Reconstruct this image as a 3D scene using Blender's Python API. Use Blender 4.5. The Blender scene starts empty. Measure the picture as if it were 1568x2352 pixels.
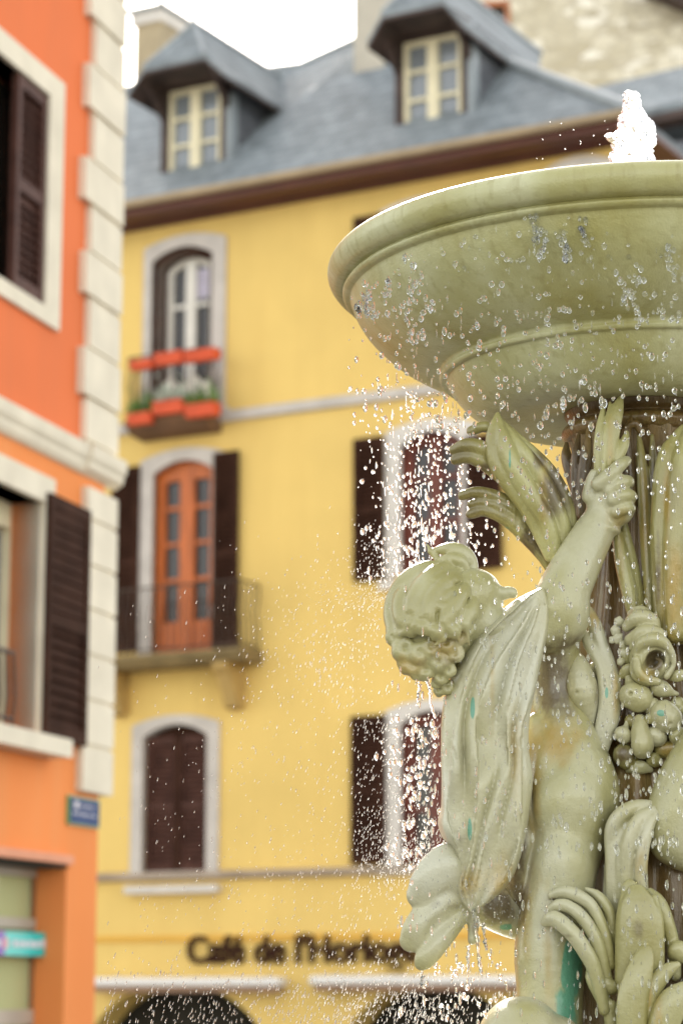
import bpy, bmesh, math, random
import numpy as np
from mathutils import Vector, Matrix
R = math.radians
scene = bpy.context.scene
col = scene.collection
rnd = random.Random(7)
nrg = np.random.default_rng(11)

# ------------------------------------------------------------------ camera
PITCH = R(11.05)
CAM = Vector((0.0, 0.0, 3.0))
FPX = 85.0 / 36.0 * 2352.0
cam = bpy.data.cameras.new("camera")
cam.lens = 85.0
cam.sensor_fit = 'VERTICAL'
cam.sensor_height = 36.0
cam.sensor_width = 24.0
cam.clip_start = 0.1
cam.clip_end = 4000
cam.dof.use_dof = True
cam.dof.focus_distance = 5.72
cam.dof.aperture_fstop = 3.2
cam_ob = bpy.data.objects.new("camera", cam)
cam_ob.location = CAM
cam_ob.rotation_euler = (R(90) + PITCH, 0, 0)
col.objects.link(cam_ob)
scene.camera = cam_ob

# ------------------------------------------------------------------ world, sun, exposure
SUN_EL, SUN_AZ = R(35), R(-8)
world = bpy.data.worlds.new("World")
scene.world = world
world.use_nodes = True
wn, wl = world.node_tree.nodes, world.node_tree.links
sky = wn.new('ShaderNodeTexSky')
sky.sky_type = 'NISHITA'
sky.sun_disc = False
sky.sun_elevation = SUN_EL
sky.sun_rotation = SUN_AZ
sky.air_density = 1.0
sky.dust_density = 1.2
sky.ozone_density = 0.6
hs = wn.new('ShaderNodeHueSaturation')
hs.inputs['Saturation'].default_value = 0.42
wl.new(sky.outputs[0], hs.inputs['Color'])
wm = wn.new('ShaderNodeMix'); wm.data_type = 'RGBA'; wm.blend_type = 'MULTIPLY'; wm.inputs[0].default_value = 1.0
wm.inputs['B'].default_value = (1.08, 1.0, 0.89, 1)
wl.new(hs.outputs[0], wm.inputs['A'])
wl.new(wm.outputs['Result'], wn['Background'].inputs['Color'])
wn['Background'].inputs['Strength'].default_value = 0.15
sun = bpy.data.lights.new("sun", 'SUN')
sun.energy = 2.7
sun.angle = R(0.55)
sun.color = (1.0, 0.95, 0.87)
sun_ob = bpy.data.objects.new("sun", sun)
sd = Vector((math.sin(SUN_AZ) * math.cos(SUN_EL), math.cos(SUN_AZ) * math.cos(SUN_EL), math.sin(SUN_EL)))
sun_ob.rotation_euler = sd.to_track_quat('Z', 'Y').to_euler()
col.objects.link(sun_ob)
scene.view_settings.view_transform = 'Standard'
scene.view_settings.look = 'None'
scene.view_settings.gamma = 1
scene.view_settings.exposure = 1.92
scene.cycles.use_denoising = True
scene.cycles.max_bounces = 8
scene.cycles.transparent_max_bounces = 12

# ------------------------------------------------------------------ projection helpers (photo pixel -> point on a real plane)
CX, CY = 784.0, 1176.0
RT = Vector((1, 0, 0))
UP = Vector((0, -math.sin(PITCH), math.cos(PITCH)))
FW = Vector((0, math.cos(PITCH), math.sin(PITCH)))

def ray(x, y):
    return RT * ((x - CX) / FPX) + UP * ((CY - y) / FPX) + FW

class Frame:
    """a facade's frame: local X along the wall, Y into the wall, Z up"""
    def __init__(s, origin, ex):
        s.O = Vector(origin)
        s.ex = Vector(ex).normalized()
        s.ez = Vector((0, 0, 1))
        s.ey = s.ez.cross(s.ex)
    yl0 = 0.0
    def uv(s, x, y, yl=None):
        yl = s.yl0 if yl is None else yl
        d = ray(x, y)
        t = (yl - (CAM - s.O).dot(s.ey)) / d.dot(s.ey)
        P = CAM + d * t - s.O
        return P.dot(s.ex), P.z
    def p(s, x, y, yl=0.0):
        u, v = s.uv(x, y, yl)
        return (u, yl, v)
    def u(s, x, y, yl=None): return s.uv(x, y, yl)[0]
    def v(s, x, y, yl=None): return s.uv(x, y, yl)[1]
    def matrix(s):
        m = Matrix.Identity(4)
        for i in range(3):
            m[i][0], m[i][1], m[i][2], m[i][3] = s.ex[i], s.ey[i], s.ez[i], s.O[i]
        return m

# ------------------------------------------------------------------ object helpers
def tag(o, label=None, cat=None, group=None, kind=None):
    if label: o['label'] = label
    if cat: o['category'] = cat
    if group: o['group'] = group
    if kind: o['kind'] = kind
    return o

def empty(name, matrix=None):
    o = bpy.data.objects.new(name, None)
    col.objects.link(o)
    o.empty_display_size = 0.3
    if matrix is not None: o.matrix_world = matrix
    return o

class MB:
    def __init__(s): s.v, s.f = [], []
    def add(s, vs, fs):
        b = len(s.v)
        s.v += [tuple(p) for p in vs]
        s.f += [tuple(b + i for i in f) for f in fs]
        return s
    def box(s, x0, x1, y0, y1, z0, z1):
        x0, x1 = min(x0, x1), max(x0, x1); y0, y1 = min(y0, y1), max(y0, y1); z0, z1 = min(z0, z1), max(z0, z1)
        return s.add([(x0,y0,z0),(x1,y0,z0),(x1,y1,z0),(x0,y1,z0),(x0,y0,z1),(x1,y0,z1),(x1,y1,z1),(x0,y1,z1)],
                     [(0,3,2,1),(4,5,6,7),(0,1,5,4),(1,2,6,5),(2,3,7,6),(3,0,4,7)])
    def rotbox(s, c, size, rx=0, ry=0, rz=0):
        m = Matrix.Translation(c) @ Matrix.Rotation(rz,4,'Z') @ Matrix.Rotation(ry,4,'Y') @ Matrix.Rotation(rx,4,'X')
        a, b, h = size[0]/2, size[1]/2, size[2]/2
        vs = [m @ Vector(q) for q in [(-a,-b,-h),(a,-b,-h),(a,b,-h),(-a,b,-h),(-a,-b,h),(a,-b,h),(a,b,h),(-a,b,h)]]
        return s.add(vs, [(0,3,2,1),(4,5,6,7),(0,1,5,4),(1,2,6,5),(2,3,7,6),(3,0,4,7)])
    def poly(s, pts): return s.add(pts, [tuple(range(len(pts)))])
    def prism(s, pts, y0, y1):
        """polygon in (u, v) extruded along y"""
        n = len(pts)
        vs = [(u, y0, v) for u, v in pts] + [(u, y1, v) for u, v in pts]
        fs = [tuple(range(n))[::-1], tuple(range(n, 2*n))]
        fs += [(i, (i+1) % n, n + (i+1) % n, n + i) for i in range(n)]
        return s.add(vs, fs)
    def prismx(s, pts, x0, x1):
        n = len(pts)
        vs = [(x0, a, b) for a, b in pts] + [(x1, a, b) for a, b in pts]
        fs = [tuple(range(n)), tuple(range(n, 2*n))[::-1]]
        fs += [(i, n + i, n + (i+1) % n, (i+1) % n) for i in range(n)]
        return s.add(vs, fs)
    def slab(s, pts, off):
        """polygon given thickness by an offset vector"""
        n = len(pts); off = Vector(off)
        vs = [Vector(p) for p in pts] + [Vector(p) + off for p in pts]
        fs = [tuple(range(n)), tuple(range(n, 2*n))[::-1]] + [(i, n+i, n+(i+1)%n, (i+1)%n) for i in range(n)]
        return s.add(vs, fs)
    def tube(s, pts, r, seg=8, cap=True):
        pts = [Vector(p) for p in pts]; n = len(pts)
        rs = r if isinstance(r, (list, tuple)) else [r]*n
        vs = []
        for i, p in enumerate(pts):
            d = (pts[min(i+1, n-1)] - pts[max(i-1, 0)]).normalized()
            a = d.orthogonal().normalized() if i == 0 else (a - d*a.dot(d)).normalized()
            b = d.cross(a)
            vs += [p + (a*math.cos(2*math.pi*k/seg) + b*math.sin(2*math.pi*k/seg))*rs[i] for k in range(seg)]
        fs = [(i*seg+k, i*seg+(k+1)%seg, (i+1)*seg+(k+1)%seg, (i+1)*seg+k) for i in range(n-1) for k in range(seg)]
        if cap: fs += [tuple(range(seg))[::-1], tuple(range((n-1)*seg, n*seg))]
        return s.add(vs, fs)
    def lathe(s, prof, seg=48, c=(0,0), mod=None):
        vs, n = [], len(prof)
        for j in range(seg):
            a = 2*math.pi*j/seg
            for i, (r, z) in enumerate(prof):
                rr = r if mod is None else r*mod(a, i/(n-1))
                vs.append((c[0]+rr*math.cos(a), c[1]+rr*math.sin(a), z))
        fs = [(j*n+i, j*n+i+1, ((j+1)%seg)*n+i+1, ((j+1)%seg)*n+i) for j in range(seg) for i in range(n-1)]
        return s.add(vs, fs)
    def build(s, name, mat, parent=None, smooth=False, recalc=True):
        me = bpy.data.meshes.new(name)
        me.from_pydata(s.v, [], s.f)
        if recalc:
            bm = bmesh.new(); bm.from_mesh(me)
            bmesh.ops.recalc_face_normals(bm, faces=bm.faces)
            bm.to_mesh(me); bm.free()
        if smooth: me.shade_smooth()
        o = bpy.data.objects.new(name, me)
        me.materials.append(mat)
        col.objects.link(o)
        if parent is not None: o.parent = parent
        return o

# ------------------------------------------------------------------ materials
def new_mat(name):
    m = bpy.data.materials.new(name); m.use_nodes = True
    nt = m.node_tree
    return m, nt, nt.nodes['Principled BSDF'], nt.nodes, nt.links

def ramp(nodes, stops):
    r = nodes.new('ShaderNodeValToRGB')
    el = r.color_ramp.elements
    while len(el) < len(stops): el.new(0.5)
    for e, (p, c) in zip(el, stops):
        e.position = p; e.color = (*c, 1) if len(c) == 3 else c
    return r

def plain(name, c, rough=0.6, var=0.12, scale=2.0, bump=0.15, bscale=40, metallic=0.0, spec=0.5, coat=0.0, stretch=None):
    m, nt, b, n, l = new_mat(name)
    tc = n.new('ShaderNodeTexCoord')
    src = tc.outputs['Object']
    if stretch:
        mp = n.new('ShaderNodeMapping'); mp.inputs['Scale'].default_value = stretch
        l.new(src, mp.inputs[0]); src = mp.outputs[0]
    t = n.new('ShaderNodeTexNoise'); t.inputs['Scale'].default_value = scale; t.inputs['Detail'].default_value = 6
    l.new(src, t.inputs[0])
    lo = tuple(max(0, x*(1-var*1.6)) for x in c); hi = tuple(min(1, x*(1+var)) for x in c)
    rp = ramp(n, [(0.3, lo), (0.7, hi)])
    l.new(t.outputs[0], rp.inputs[0]); l.new(rp.outputs[0], b.inputs['Base Color'])
    b.inputs['Roughness'].default_value = rough
    b.inputs['Metallic'].default_value = metallic
    b.inputs['Specular IOR Level'].default_value = spec
    b.inputs['Coat Weight'].default_value = coat
    if bump:
        t2 = n.new('ShaderNodeTexNoise'); t2.inputs['Scale'].default_value = bscale; t2.inputs['Detail'].default_value = 5
        l.new(src, t2.inputs[0])
        bp = n.new('ShaderNodeBump'); bp.inputs['Strength'].default_value = bump; bp.inputs['Distance'].default_value = 0.02
        l.new(t2.outputs[0], bp.inputs['Height']); l.new(bp.outputs[0], b.inputs['Normal'])
    return m

def weather(m, amt=0.10, tint=(0.55, 0.45, 0.33)):
    """rain streaks and patches of the plaster itself"""
    nt = m.node_tree; n, l = nt.nodes, nt.links; b = n['Principled BSDF']
    src = b.inputs['Base Color'].links[0].from_socket
    tc = n.new('ShaderNodeTexCoord'); mp = n.new('ShaderNodeMapping'); mp.inputs['Scale'].default_value = (2.2, 2.2, 0.22); l.new(tc.outputs['Object'], mp.inputs[0])
    t = n.new('ShaderNodeTexNoise'); t.inputs['Scale'].default_value = 1.2; t.inputs['Detail'].default_value = 7; t.inputs['Roughness'].default_value = 0.6; l.new(mp.outputs[0], t.inputs[0])
    r = ramp(n, [(0.45, (0, 0, 0)), (0.78, (1, 1, 1))]); l.new(t.outputs[0], r.inputs[0])
    mu = n.new('ShaderNodeMath'); mu.operation = 'MULTIPLY'; mu.inputs[1].default_value = amt*3; l.new(r.outputs[0], mu.inputs[0])
    mx = n.new('ShaderNodeMix'); mx.data_type = 'RGBA'; mx.inputs['B'].default_value = (*tint, 1); l.new(mu.outputs[0], mx.inputs[0]); l.new(src, mx.inputs['A']); l.new(mx.outputs['Result'], b.inputs['Base Color'])

def tiled(name, c1, c2, mortar, scale, bw, bh, rough=0.6, msize=0.02, axes='xz', bump=0.5, squash=None):
    m, nt, b, n, l = new_mat(name)
    tc = n.new('ShaderNodeTexCoord')
    sp = n.new('ShaderNodeSeparateXYZ'); cb = n.new('ShaderNodeCombineXYZ')
    l.new(tc.outputs['Object'], sp.inputs[0])
    l.new(sp.outputs[0], cb.inputs[0]); l.new(sp.outputs[2 if axes == 'xz' else 1], cb.inputs[1])
    nz = n.new('ShaderNodeTexNoise'); nz.inputs['Scale'].default_value = 3; nz.inputs['Detail'].default_value = 5
    l.new(tc.outputs['Object'], nz.inputs[0])
    br = n.new('ShaderNodeTexBrick')
    br.inputs['Color1'].default_value = (*c1, 1); br.inputs['Color2'].default_value = (*c2, 1); br.inputs['Mortar'].default_value = (*mortar, 1)
    br.inputs['Scale'].default_value = scale; br.inputs['Mortar Size'].default_value = msize
    br.inputs['Brick Width'].default_value = bw; br.inputs['Row Height'].default_value = bh; br.inputs['Bias'].default_value = 0.0
    l.new(cb.outputs[0], br.inputs['Vector'])
    mx = n.new('ShaderNodeMix'); mx.data_type = 'RGBA'; mx.blend_type = 'OVERLAY'; mx.inputs[0].default_value = 0.6
    l.new(br.outputs['Color'], mx.inputs['A']); l.new(nz.outputs[0], mx.inputs['B'])
    l.new(mx.outputs['Result'], b.inputs['Base Color'])
    b.inputs['Roughness'].default_value = rough; b.inputs['Specular IOR Level'].default_value = 0.22
    bp = n.new('ShaderNodeBump'); bp.inputs['Strength'].default_value = bump; bp.inputs['Distance'].default_value = 0.02; bp.invert = True
    l.new(br.outputs['Fac'], bp.inputs['Height']); l.new(bp.outputs[0], b.inputs['Normal'])
    return m

M = {}
M['yellow'] = plain('yellow_stucco', (0.79, 0.56, 0.185), 0.85, 0.07, 0.5, 0.12, 30, spec=0.12)
M['yellow_band'] = plain('yellow_band_stucco', (0.74, 0.42, 0.08), 0.85, 0.07, 0.8, 0.1, 30, spec=0.12)
M['orange'] = plain('orange_stucco', (0.75, 0.19, 0.068), 0.85, 0.06, 0.5, 0.12, 30, spec=0.12)
M['orange_low'] = plain('orange_stucco_base', (0.80, 0.265, 0.08), 0.85, 0.06, 0.5, 0.12, 30, spec=0.12)
M['cream_stone'] = plain('cream_stone', (0.73, 0.66, 0.52), 0.8, 0.06, 3, 0.15, 20, spec=0.2)
weather(M['yellow'], 0.10, (0.62, 0.40, 0.12)); weather(M['orange'], 0.09, (0.50, 0.17, 0.08)); weather(M['orange_low'], 0.09, (0.66, 0.36, 0.16)); weather(M['cream_stone'], 0.10, (0.50, 0.44, 0.33))
M['grey_stone'] = plain('pinkish_grey_stone', (0.56, 0.51, 0.46), 0.8, 0.10, 3, 0.15, 20)
M['pale_stone'] = plain('pale_window_stone', (0.66, 0.61, 0.55), 0.8, 0.08, 3, 0.15, 20)
M['dark_brown'] = plain('dark_brown_paint', (0.050, 0.023, 0.015), 0.7, 0.2, 4, 0.1, 40, spec=0.03)
M['mid_brown'] = plain('worn_brown_paint', (0.085, 0.038, 0.028), 0.65, 0.2, 5, 0.1, 40, spec=0.15)
M['red_brown'] = plain('red_brown_wood', (0.17, 0.045, 0.028), 0.6, 0.2, 4, 0.1, 40)
M['soffit'] = plain('soffit_brown_paint', (0.11, 0.035, 0.022), 0.6, 0.12, 2, 0.1, 30)
M['gutter'] = plain('beige_gutter', (0.42, 0.32, 0.20), 0.5, 0.1, 2, 0.05, 30)
M['orange_wood'] = plain('varnished_orange_wood', (0.52, 0.125, 0.018), 0.45, 0.15, 4, 0.1, 40, stretch=(4, 4, 0.6))
M['cream_paint'] = plain('cream_window_paint', (0.76, 0.68, 0.46), 0.5, 0.05, 3, 0.05, 40)
M['white_paint'] = plain('off_white_paint', (0.74, 0.70, 0.62), 0.5, 0.05, 3, 0.05, 40)
M['iron'] = plain('wrought_iron', (0.06, 0.035, 0.022), 0.5, 0.2, 6, 0.1, 60)
M['terracotta'] = plain('red_orange_plastic', (0.68, 0.085, 0.02), 0.55, 0.1, 5, 0.05, 30)
M['leaf_green'] = plain('plant_green', (0.13, 0.24, 0.05), 0.6, 0.35, 12, 0.1, 40)
M['leaf_pale'] = plain('plant_pale', (0.50, 0.55, 0.45), 0.6, 0.25, 12, 0.1, 40)
M['timber'] = plain('dark_dormer_timber', (0.060, 0.036, 0.028), 0.7, 0.25, 3, 0.2, 30)
M['chimney'] = plain('chimney_render', (0.40, 0.32, 0.20), 0.85, 0.12, 3, 0.3, 20)
M['chimney_pale'] = plain('pale_chimney_render', (0.52, 0.47, 0.38), 0.85, 0.1, 2, 0.3, 20)
M['lead'] = plain('lead_flashing', (0.27, 0.30, 0.31), 0.45, 0.1, 3, 0.1, 20)
M['awning'] = plain('white_awning_case', (0.78, 0.75, 0.71), 0.45, 0.04, 3, 0.03, 30)
M['awning_under'] = plain('awning_brown_lip', (0.30, 0.17, 0.10), 0.6, 0.1, 3, 0.03, 30)
M['slate'] = tiled('grey_slate', (0.20, 0.225, 0.235), (0.245, 0.27, 0.28), (0.16, 0.18, 0.19), 1.0, 0.26, 0.16, 0.62, 0.012, 'xz', 0.5)
M['slate_cheek'] = tiled('dark_slate', (0.10, 0.105, 0.115), (0.15, 0.155, 0.165), (0.06, 0.06, 0.065), 1.0, 0.22, 0.14, 0.5, 0.012, 'xz', 0.5)
M['ground'] = tiled('pale_paving', (0.14, 0.136, 0.13), (0.18, 0.176, 0.168), (0.10, 0.097, 0.09), 1.0, 0.6, 0.4, 0.8, 0.015, 'xy', 0.3)
M['sign_blue'] = plain('blue_enamel', (0.07, 0.10, 0.20), 0.7, 0.1, 4, 0.0, spec=0.03)
M['sign_green'] = plain('green_enamel_rim', (0.13, 0.30, 0.10), 0.4, 0.1, 4, 0.0)
M['sign_white'] = plain('white_enamel', (0.66, 0.63, 0.66), 0.7, 0.04, 4, 0.0, spec=0.1)
M['teal'] = plain('teal_sign_face', (0.005, 0.50, 0.46), 0.35, 0.04, 4, 0.0)
M['purple'] = plain('purple_sign_face', (0.12, 0.03, 0.36), 0.35, 0.05, 4, 0.0)
M['pink'] = plain('pink_sign_line', (0.72, 0.30, 0.34), 0.35, 0.05, 4, 0.0)
M['grey_metal'] = plain('warm_grey_shop_metal', (0.40, 0.34, 0.27), 0.45, 0.08, 3, 0.03, 30)
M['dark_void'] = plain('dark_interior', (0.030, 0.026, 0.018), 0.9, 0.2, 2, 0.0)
M['shop_inside'] = plain('shop_interior_green', (0.42, 0.46, 0.24), 0.8, 0.3, 0.9, 0.0)
M['ochre_inside'] = plain('shop_interior_ochre', (0.45, 0.34, 0.06), 0.8, 0.2, 0.9, 0.0)

def glass_mat(name, c, rough=0.06, spec=0.6):
    m, nt, b, n, l = new_mat(name)
    b.inputs['Base Color'].default_value = (*c, 1)
    b.inputs['Roughness'].default_value = rough
    b.inputs['Specular IOR Level'].default_value = spec
    t = n.new('ShaderNodeTexNoise'); t.inputs['Scale'].default_value = 1.7
    tc = n.new('ShaderNodeTexCoord'); l.new(tc.outputs['Object'], t.inputs[0])
    bp = n.new('ShaderNodeBump'); bp.inputs['Strength'].default_value = 0.08; bp.inputs['Distance'].default_value = 0.05
    l.new(t.outputs[0], bp.inputs['Height']); l.new(bp.outputs[0], b.inputs['Normal'])
    return m
M['glass'] = glass_mat('dark_window_glass', (0.030, 0.024, 0.020), 0.06, 0.5)
M['glass_grey'] = glass_mat('grey_window_glass', (0.20, 0.22, 0.24), 0.08, 0.8)
M['curtain'] = plain('pale_lavender_curtain', (0.52, 0.48, 0.58), 0.8, 0.15, 3, 0.1, 20)  # pale lavender stands in for sky mirrored in a window pane
M['red_curtain'] = plain('red_brown_curtain', (0.20, 0.05, 0.035), 0.8, 0.3, 2, 0.1, 20)

def stone_wall(name):
    m, nt, b, n, l = new_mat(name)
    tc = n.new('ShaderNodeTexCoord')
    mp = n.new('ShaderNodeMapping'); mp.inputs['Scale'].default_value = (1.0, 1.0, 1.9); mp.inputs['Rotation'].default_value = (0, R(4), 0)
    l.new(tc.outputs['Object'], mp.inputs[0])
    nz = n.new('ShaderNodeTexNoise'); nz.inputs['Scale'].default_value = 1.2; nz.inputs['Detail'].default_value = 3
    l.new(mp.outputs[0], nz.inputs[0])
    mxv = n.new('ShaderNodeMix'); mxv.data_type = 'VECTOR'; mxv.inputs[0].default_value = 0.25
    l.new(mp.outputs[0], mxv.inputs['A']); l.new(nz.outputs['Color'], mxv.inputs['B'])
    v = n.new('ShaderNodeTexVoronoi'); v.inputs['Scale'].default_value = 3.0
    l.new(mxv.outputs['Result'], v.inputs['Vector'])
    e = n.new('ShaderNodeTexVoronoi'); e.feature = 'DISTANCE_TO_EDGE'; e.inputs['Scale'].default_value = 3.0
    l.new(mxv.outputs['Result'], e.inputs['Vector'])
    sp = n.new('ShaderNodeSeparateColor'); l.new(v.outputs['Color'], sp.inputs[0])
    rp = ramp(n, [(0.0, (0.48, 0.42, 0.29)), (0.45, (0.64, 0.58, 0.43)), (0.8, (0.74, 0.68, 0.53)), (1.0, (0.88, 0.83, 0.70))])
    l.new(sp.outputs[0], rp.inputs[0])
    er = ramp(n, [(0.0, (0, 0, 0)), (0.09, (1, 1, 1))])
    l.new(e.outputs['Distance'], er.inputs[0])
    mx = n.new('ShaderNodeMix'); mx.data_type = 'RGBA'
    l.new(er.outputs[0], mx.inputs[0]); mx.inputs['A'].default_value = (0.50, 0.44, 0.32, 1); l.new(rp.outputs[0], mx.inputs['B'])
    l.new(mx.outputs['Result'], b.inputs['Base Color'])
    b.inputs['Roughness'].default_value = 0.9
    bp = n.new('ShaderNodeBump'); bp.inputs['Strength'].default_value = 0.5; bp.inputs['Distance'].default_value = 0.06
    l.new(er.outputs[0], bp.inputs['Height']); l.new(bp.outputs[0], b.inputs['Normal'])
    return m
M['castle'] = stone_wall('rubble_stone')

def bronze(name, pale, mid, dark, stain_shade=True, rough=0.34, streak=False, lo=0.33, hi=0.68, coat=0.6, ribs=0.0):
    """painted, wet and stained metal: pale sage paint, olive and ochre runs, chips of teal"""
    m, nt, b, n, l = new_mat(name)
    tc = n.new('ShaderNodeTexCoord')
    mp = n.new('ShaderNodeMapping'); mp.inputs['Scale'].default_value = (1, 1, 0.45)
    l.new(tc.outputs['Object'], mp.inputs[0])
    t = n.new('ShaderNodeTexNoise'); t.inputs['Scale'].default_value = 5; t.inputs['Detail'].default_value = 3.5; t.inputs['Roughness'].default_value = 0.5
    l.new(mp.outputs[0], t.inputs[0])
    rp = ramp(n, [(lo, dark), (0.5, mid), (hi, pale)])
    l.new(t.outputs[0], rp.inputs[0])
    mp2 = n.new('ShaderNodeMapping'); mp2.inputs['Scale'].default_value = (38, 38, 5)
    l.new(tc.outputs['Object'], mp2.inputs[0])
    t3 = n.new('ShaderNodeTexNoise'); t3.inputs['Scale'].default_value = 1.3; t3.inputs['Detail'].default_value = 4
    l.new(mp2.outputs[0], t3.inputs[0])
    r3 = ramp(n, [(0.52, (0, 0, 0)), (0.75, (1, 1, 1))])
    l.new(t3.outputs[0], r3.inputs[0])
    mul = n.new('ShaderNodeMath'); mul.operation = 'MULTIPLY'; mul.inputs[1].default_value = 0.42 if streak else 0.12
    l.new(r3.outputs[0], mul.inputs[0])
    mx0 = n.new('ShaderNodeMix'); mx0.data_type = 'RGBA'; mx0.inputs['B'].default_value = (0.23, 0.19, 0.05, 1)
    l.new(mul.outputs[0], mx0.inputs[0]); l.new(rp.outputs[0], mx0.inputs['A'])
    last = mx0.outputs['Result']
    if stain_shade:
        at = n.new('ShaderNodeAttribute'); at.attribute_name = 'stain'
        sp = n.new('ShaderNodeSeparateColor'); l.new(at.outputs['Color'], sp.inputs[0])
        nb = n.new('ShaderNodeTexNoise'); nb.inputs['Scale'].default_value = 30; nb.inputs['Detail'].default_value = 6
        l.new(mp.outputs[0], nb.inputs[0])
        for k, colr, soft in ((0, (0.07, 0.29, 0.19), 0.22), (1, (0.36, 0.24, 0.045), 0.8), (2, (0.085, 0.055, 0.022), 0.4)):
            ad = n.new('ShaderNodeMath'); ad.operation = 'ADD'
            sb = n.new('ShaderNodeMath'); sb.operation = 'MULTIPLY_ADD'; sb.inputs[1].default_value = 0.9; sb.inputs[2].default_value = -0.45
            l.new(nb.outputs[0], sb.inputs[0])
            l.new(sp.outputs[k], ad.inputs[0]); l.new(sb.outputs[0], ad.inputs[1])
            mr = n.new('ShaderNodeMapRange'); mr.interpolation_type = 'SMOOTHSTEP'
            mr.inputs['From Min'].default_value = 0.5 - soft/2; mr.inputs['From Max'].default_value = 0.5 + soft/2
            mr.inputs['To Max'].default_value = 0.88
            l.new(ad.outputs[0], mr.inputs['Value'])
            mx = n.new('ShaderNodeMix'); mx.data_type = 'RGBA'; mx.inputs['B'].default_value = (*colr, 1)
            l.new(mr.outputs['Result'], mx.inputs[0]); l.new(last, mx.inputs['A'])
            last = mx.outputs['Result']
    l.new(last, b.inputs['Base Color'])
    b.inputs['Metallic'].default_value = 0.0
    rr = n.new('ShaderNodeMapRange'); rr.inputs['To Min'].default_value = rough - 0.12; rr.inputs['To Max'].default_value = rough + 0.22
    l.new(t.outputs[0], rr.inputs['Value']); l.new(rr.outputs['Result'], b.inputs['Roughness'])
    b.inputs['Specular IOR Level'].default_value = 0.5
    b.inputs['Coat Weight'].default_value = coat; b.inputs['Coat Roughness'].default_value = 0.2
    t2 = n.new('ShaderNodeTexNoise'); t2.inputs['Scale'].default_value = 55; t2.inputs['Detail'].default_value = 7
    l.new(tc.outputs['Object'], t2.inputs[0])
    bp = n.new('ShaderNodeBump'); bp.inputs['Strength'].default_value = 0.38; bp.inputs['Distance'].default_value = 0.006
    l.new(t2.outputs[0], bp.inputs['Height'])
    t4 = n.new('ShaderNodeTexNoise'); t4.inputs['Scale'].default_value = 210; t4.inputs['Detail'].default_value = 3
    l.new(tc.outputs['Object'], t4.inputs[0])
    b4 = n.new('ShaderNodeBump'); b4.inputs['Strength'].default_value = 0.35; b4.inputs['Distance'].default_value = 0.003
    l.new(t4.outputs[0], b4.inputs['Height']); l.new(bp.outputs[0], b4.inputs['Normal'])
    last_n = b4
    if ribs:
        mp5 = n.new('ShaderNodeMapping'); mp5.inputs['Scale'].default_value = (60, 60, 4); l.new(tc.outputs['Object'], mp5.inputs[0])
        t5 = n.new('ShaderNodeTexNoise'); t5.inputs['Scale'].default_value = 1.5; t5.inputs['Detail'].default_value = 3; l.new(mp5.outputs[0], t5.inputs[0])
        b5 = n.new('ShaderNodeBump'); b5.inputs['Strength'].default_value = ribs; b5.inputs['Distance'].default_value = 0.012
        l.new(t5.outputs[0], b5.inputs['Height']); l.new(b4.outputs[0], b5.inputs['Normal']); last_n = b5
    l.new(last_n.outputs[0], b.inputs['Normal'])
    return m
M['sage'] = bronze('sage_painted_bronze', (0.44, 0.425, 0.265), (0.37, 0.35, 0.165), (0.25, 0.22, 0.06), lo=0.28, hi=0.62)
M['cloth'] = bronze('pale_sage_painted_bronze', (0.50, 0.49, 0.36), (0.445, 0.425, 0.265), (0.35, 0.325, 0.13), lo=0.30, hi=0.62)
M['leafm'] = bronze('olive_painted_bronze', (0.40, 0.38, 0.16), (0.27, 0.24, 0.075), (0.14, 0.11, 0.03), lo=0.34, hi=0.62, ribs=0.35)
M['brown'] = bronze('brown_stained_bronze', (0.25, 0.175, 0.06), (0.17, 0.105, 0.032), (0.085, 0.05, 0.016), streak=True, coat=0.3, ribs=0.5)
M['bowl'] = bronze('bowl_olive_bronze', (0.51, 0.505, 0.30), (0.44, 0.43, 0.215), (0.35, 0.32, 0.11), streak=True, rough=0.40, lo=0.30, hi=0.66, coat=0.2)

def water(name, w=0.5, c=0.95, rough=0.05, tint=0.97):
    m, nt, b, n, l = new_mat(name)
    b.inputs['Base Color'].default_value = (tint*0.98, tint, tint, 1)
    b.inputs['Roughness'].default_value = rough
    b.inputs['IOR'].default_value = 1.33
    b.inputs['Transmission Weight'].default_value = 1.0
    d = n.new('ShaderNodeBsdfDiffuse'); d.inputs[0].default_value = (c, c, c*0.98, 1)
    t = n.new('ShaderNodeBsdfTranslucent'); t.inputs[0].default_value = (c, c, c*0.99, 1)
    a = n.new('ShaderNodeMixShader'); a.inputs[0].default_value = 0.6
    l.new(d.outputs[0], a.inputs[1]); l.new(t.outputs[0], a.inputs[2])
    s = n.new('ShaderNodeMixShader'); s.inputs[0].default_value = w
    l.new(b.outputs[0], s.inputs[1]); l.new(a.outputs[0], s.inputs[2])
    l.new(s.outputs[0], n['Material Output'].inputs[0])
    return m
M['drop'] = water('water_drop', 0.04)
M['mist'] = water('water_spray', 0.3, 0.5)
M['foam'] = water('white_water', 0.12, 0.3, 0.28, 0.72)

# ------------------------------------------------------------------ ground
g = MB().poly([(-600, -600, 0), (600, -600, 0), (600, 900, 0), (-600, 900, 0)]).build('ground', M['ground'])
tag(g, kind='structure')

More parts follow.
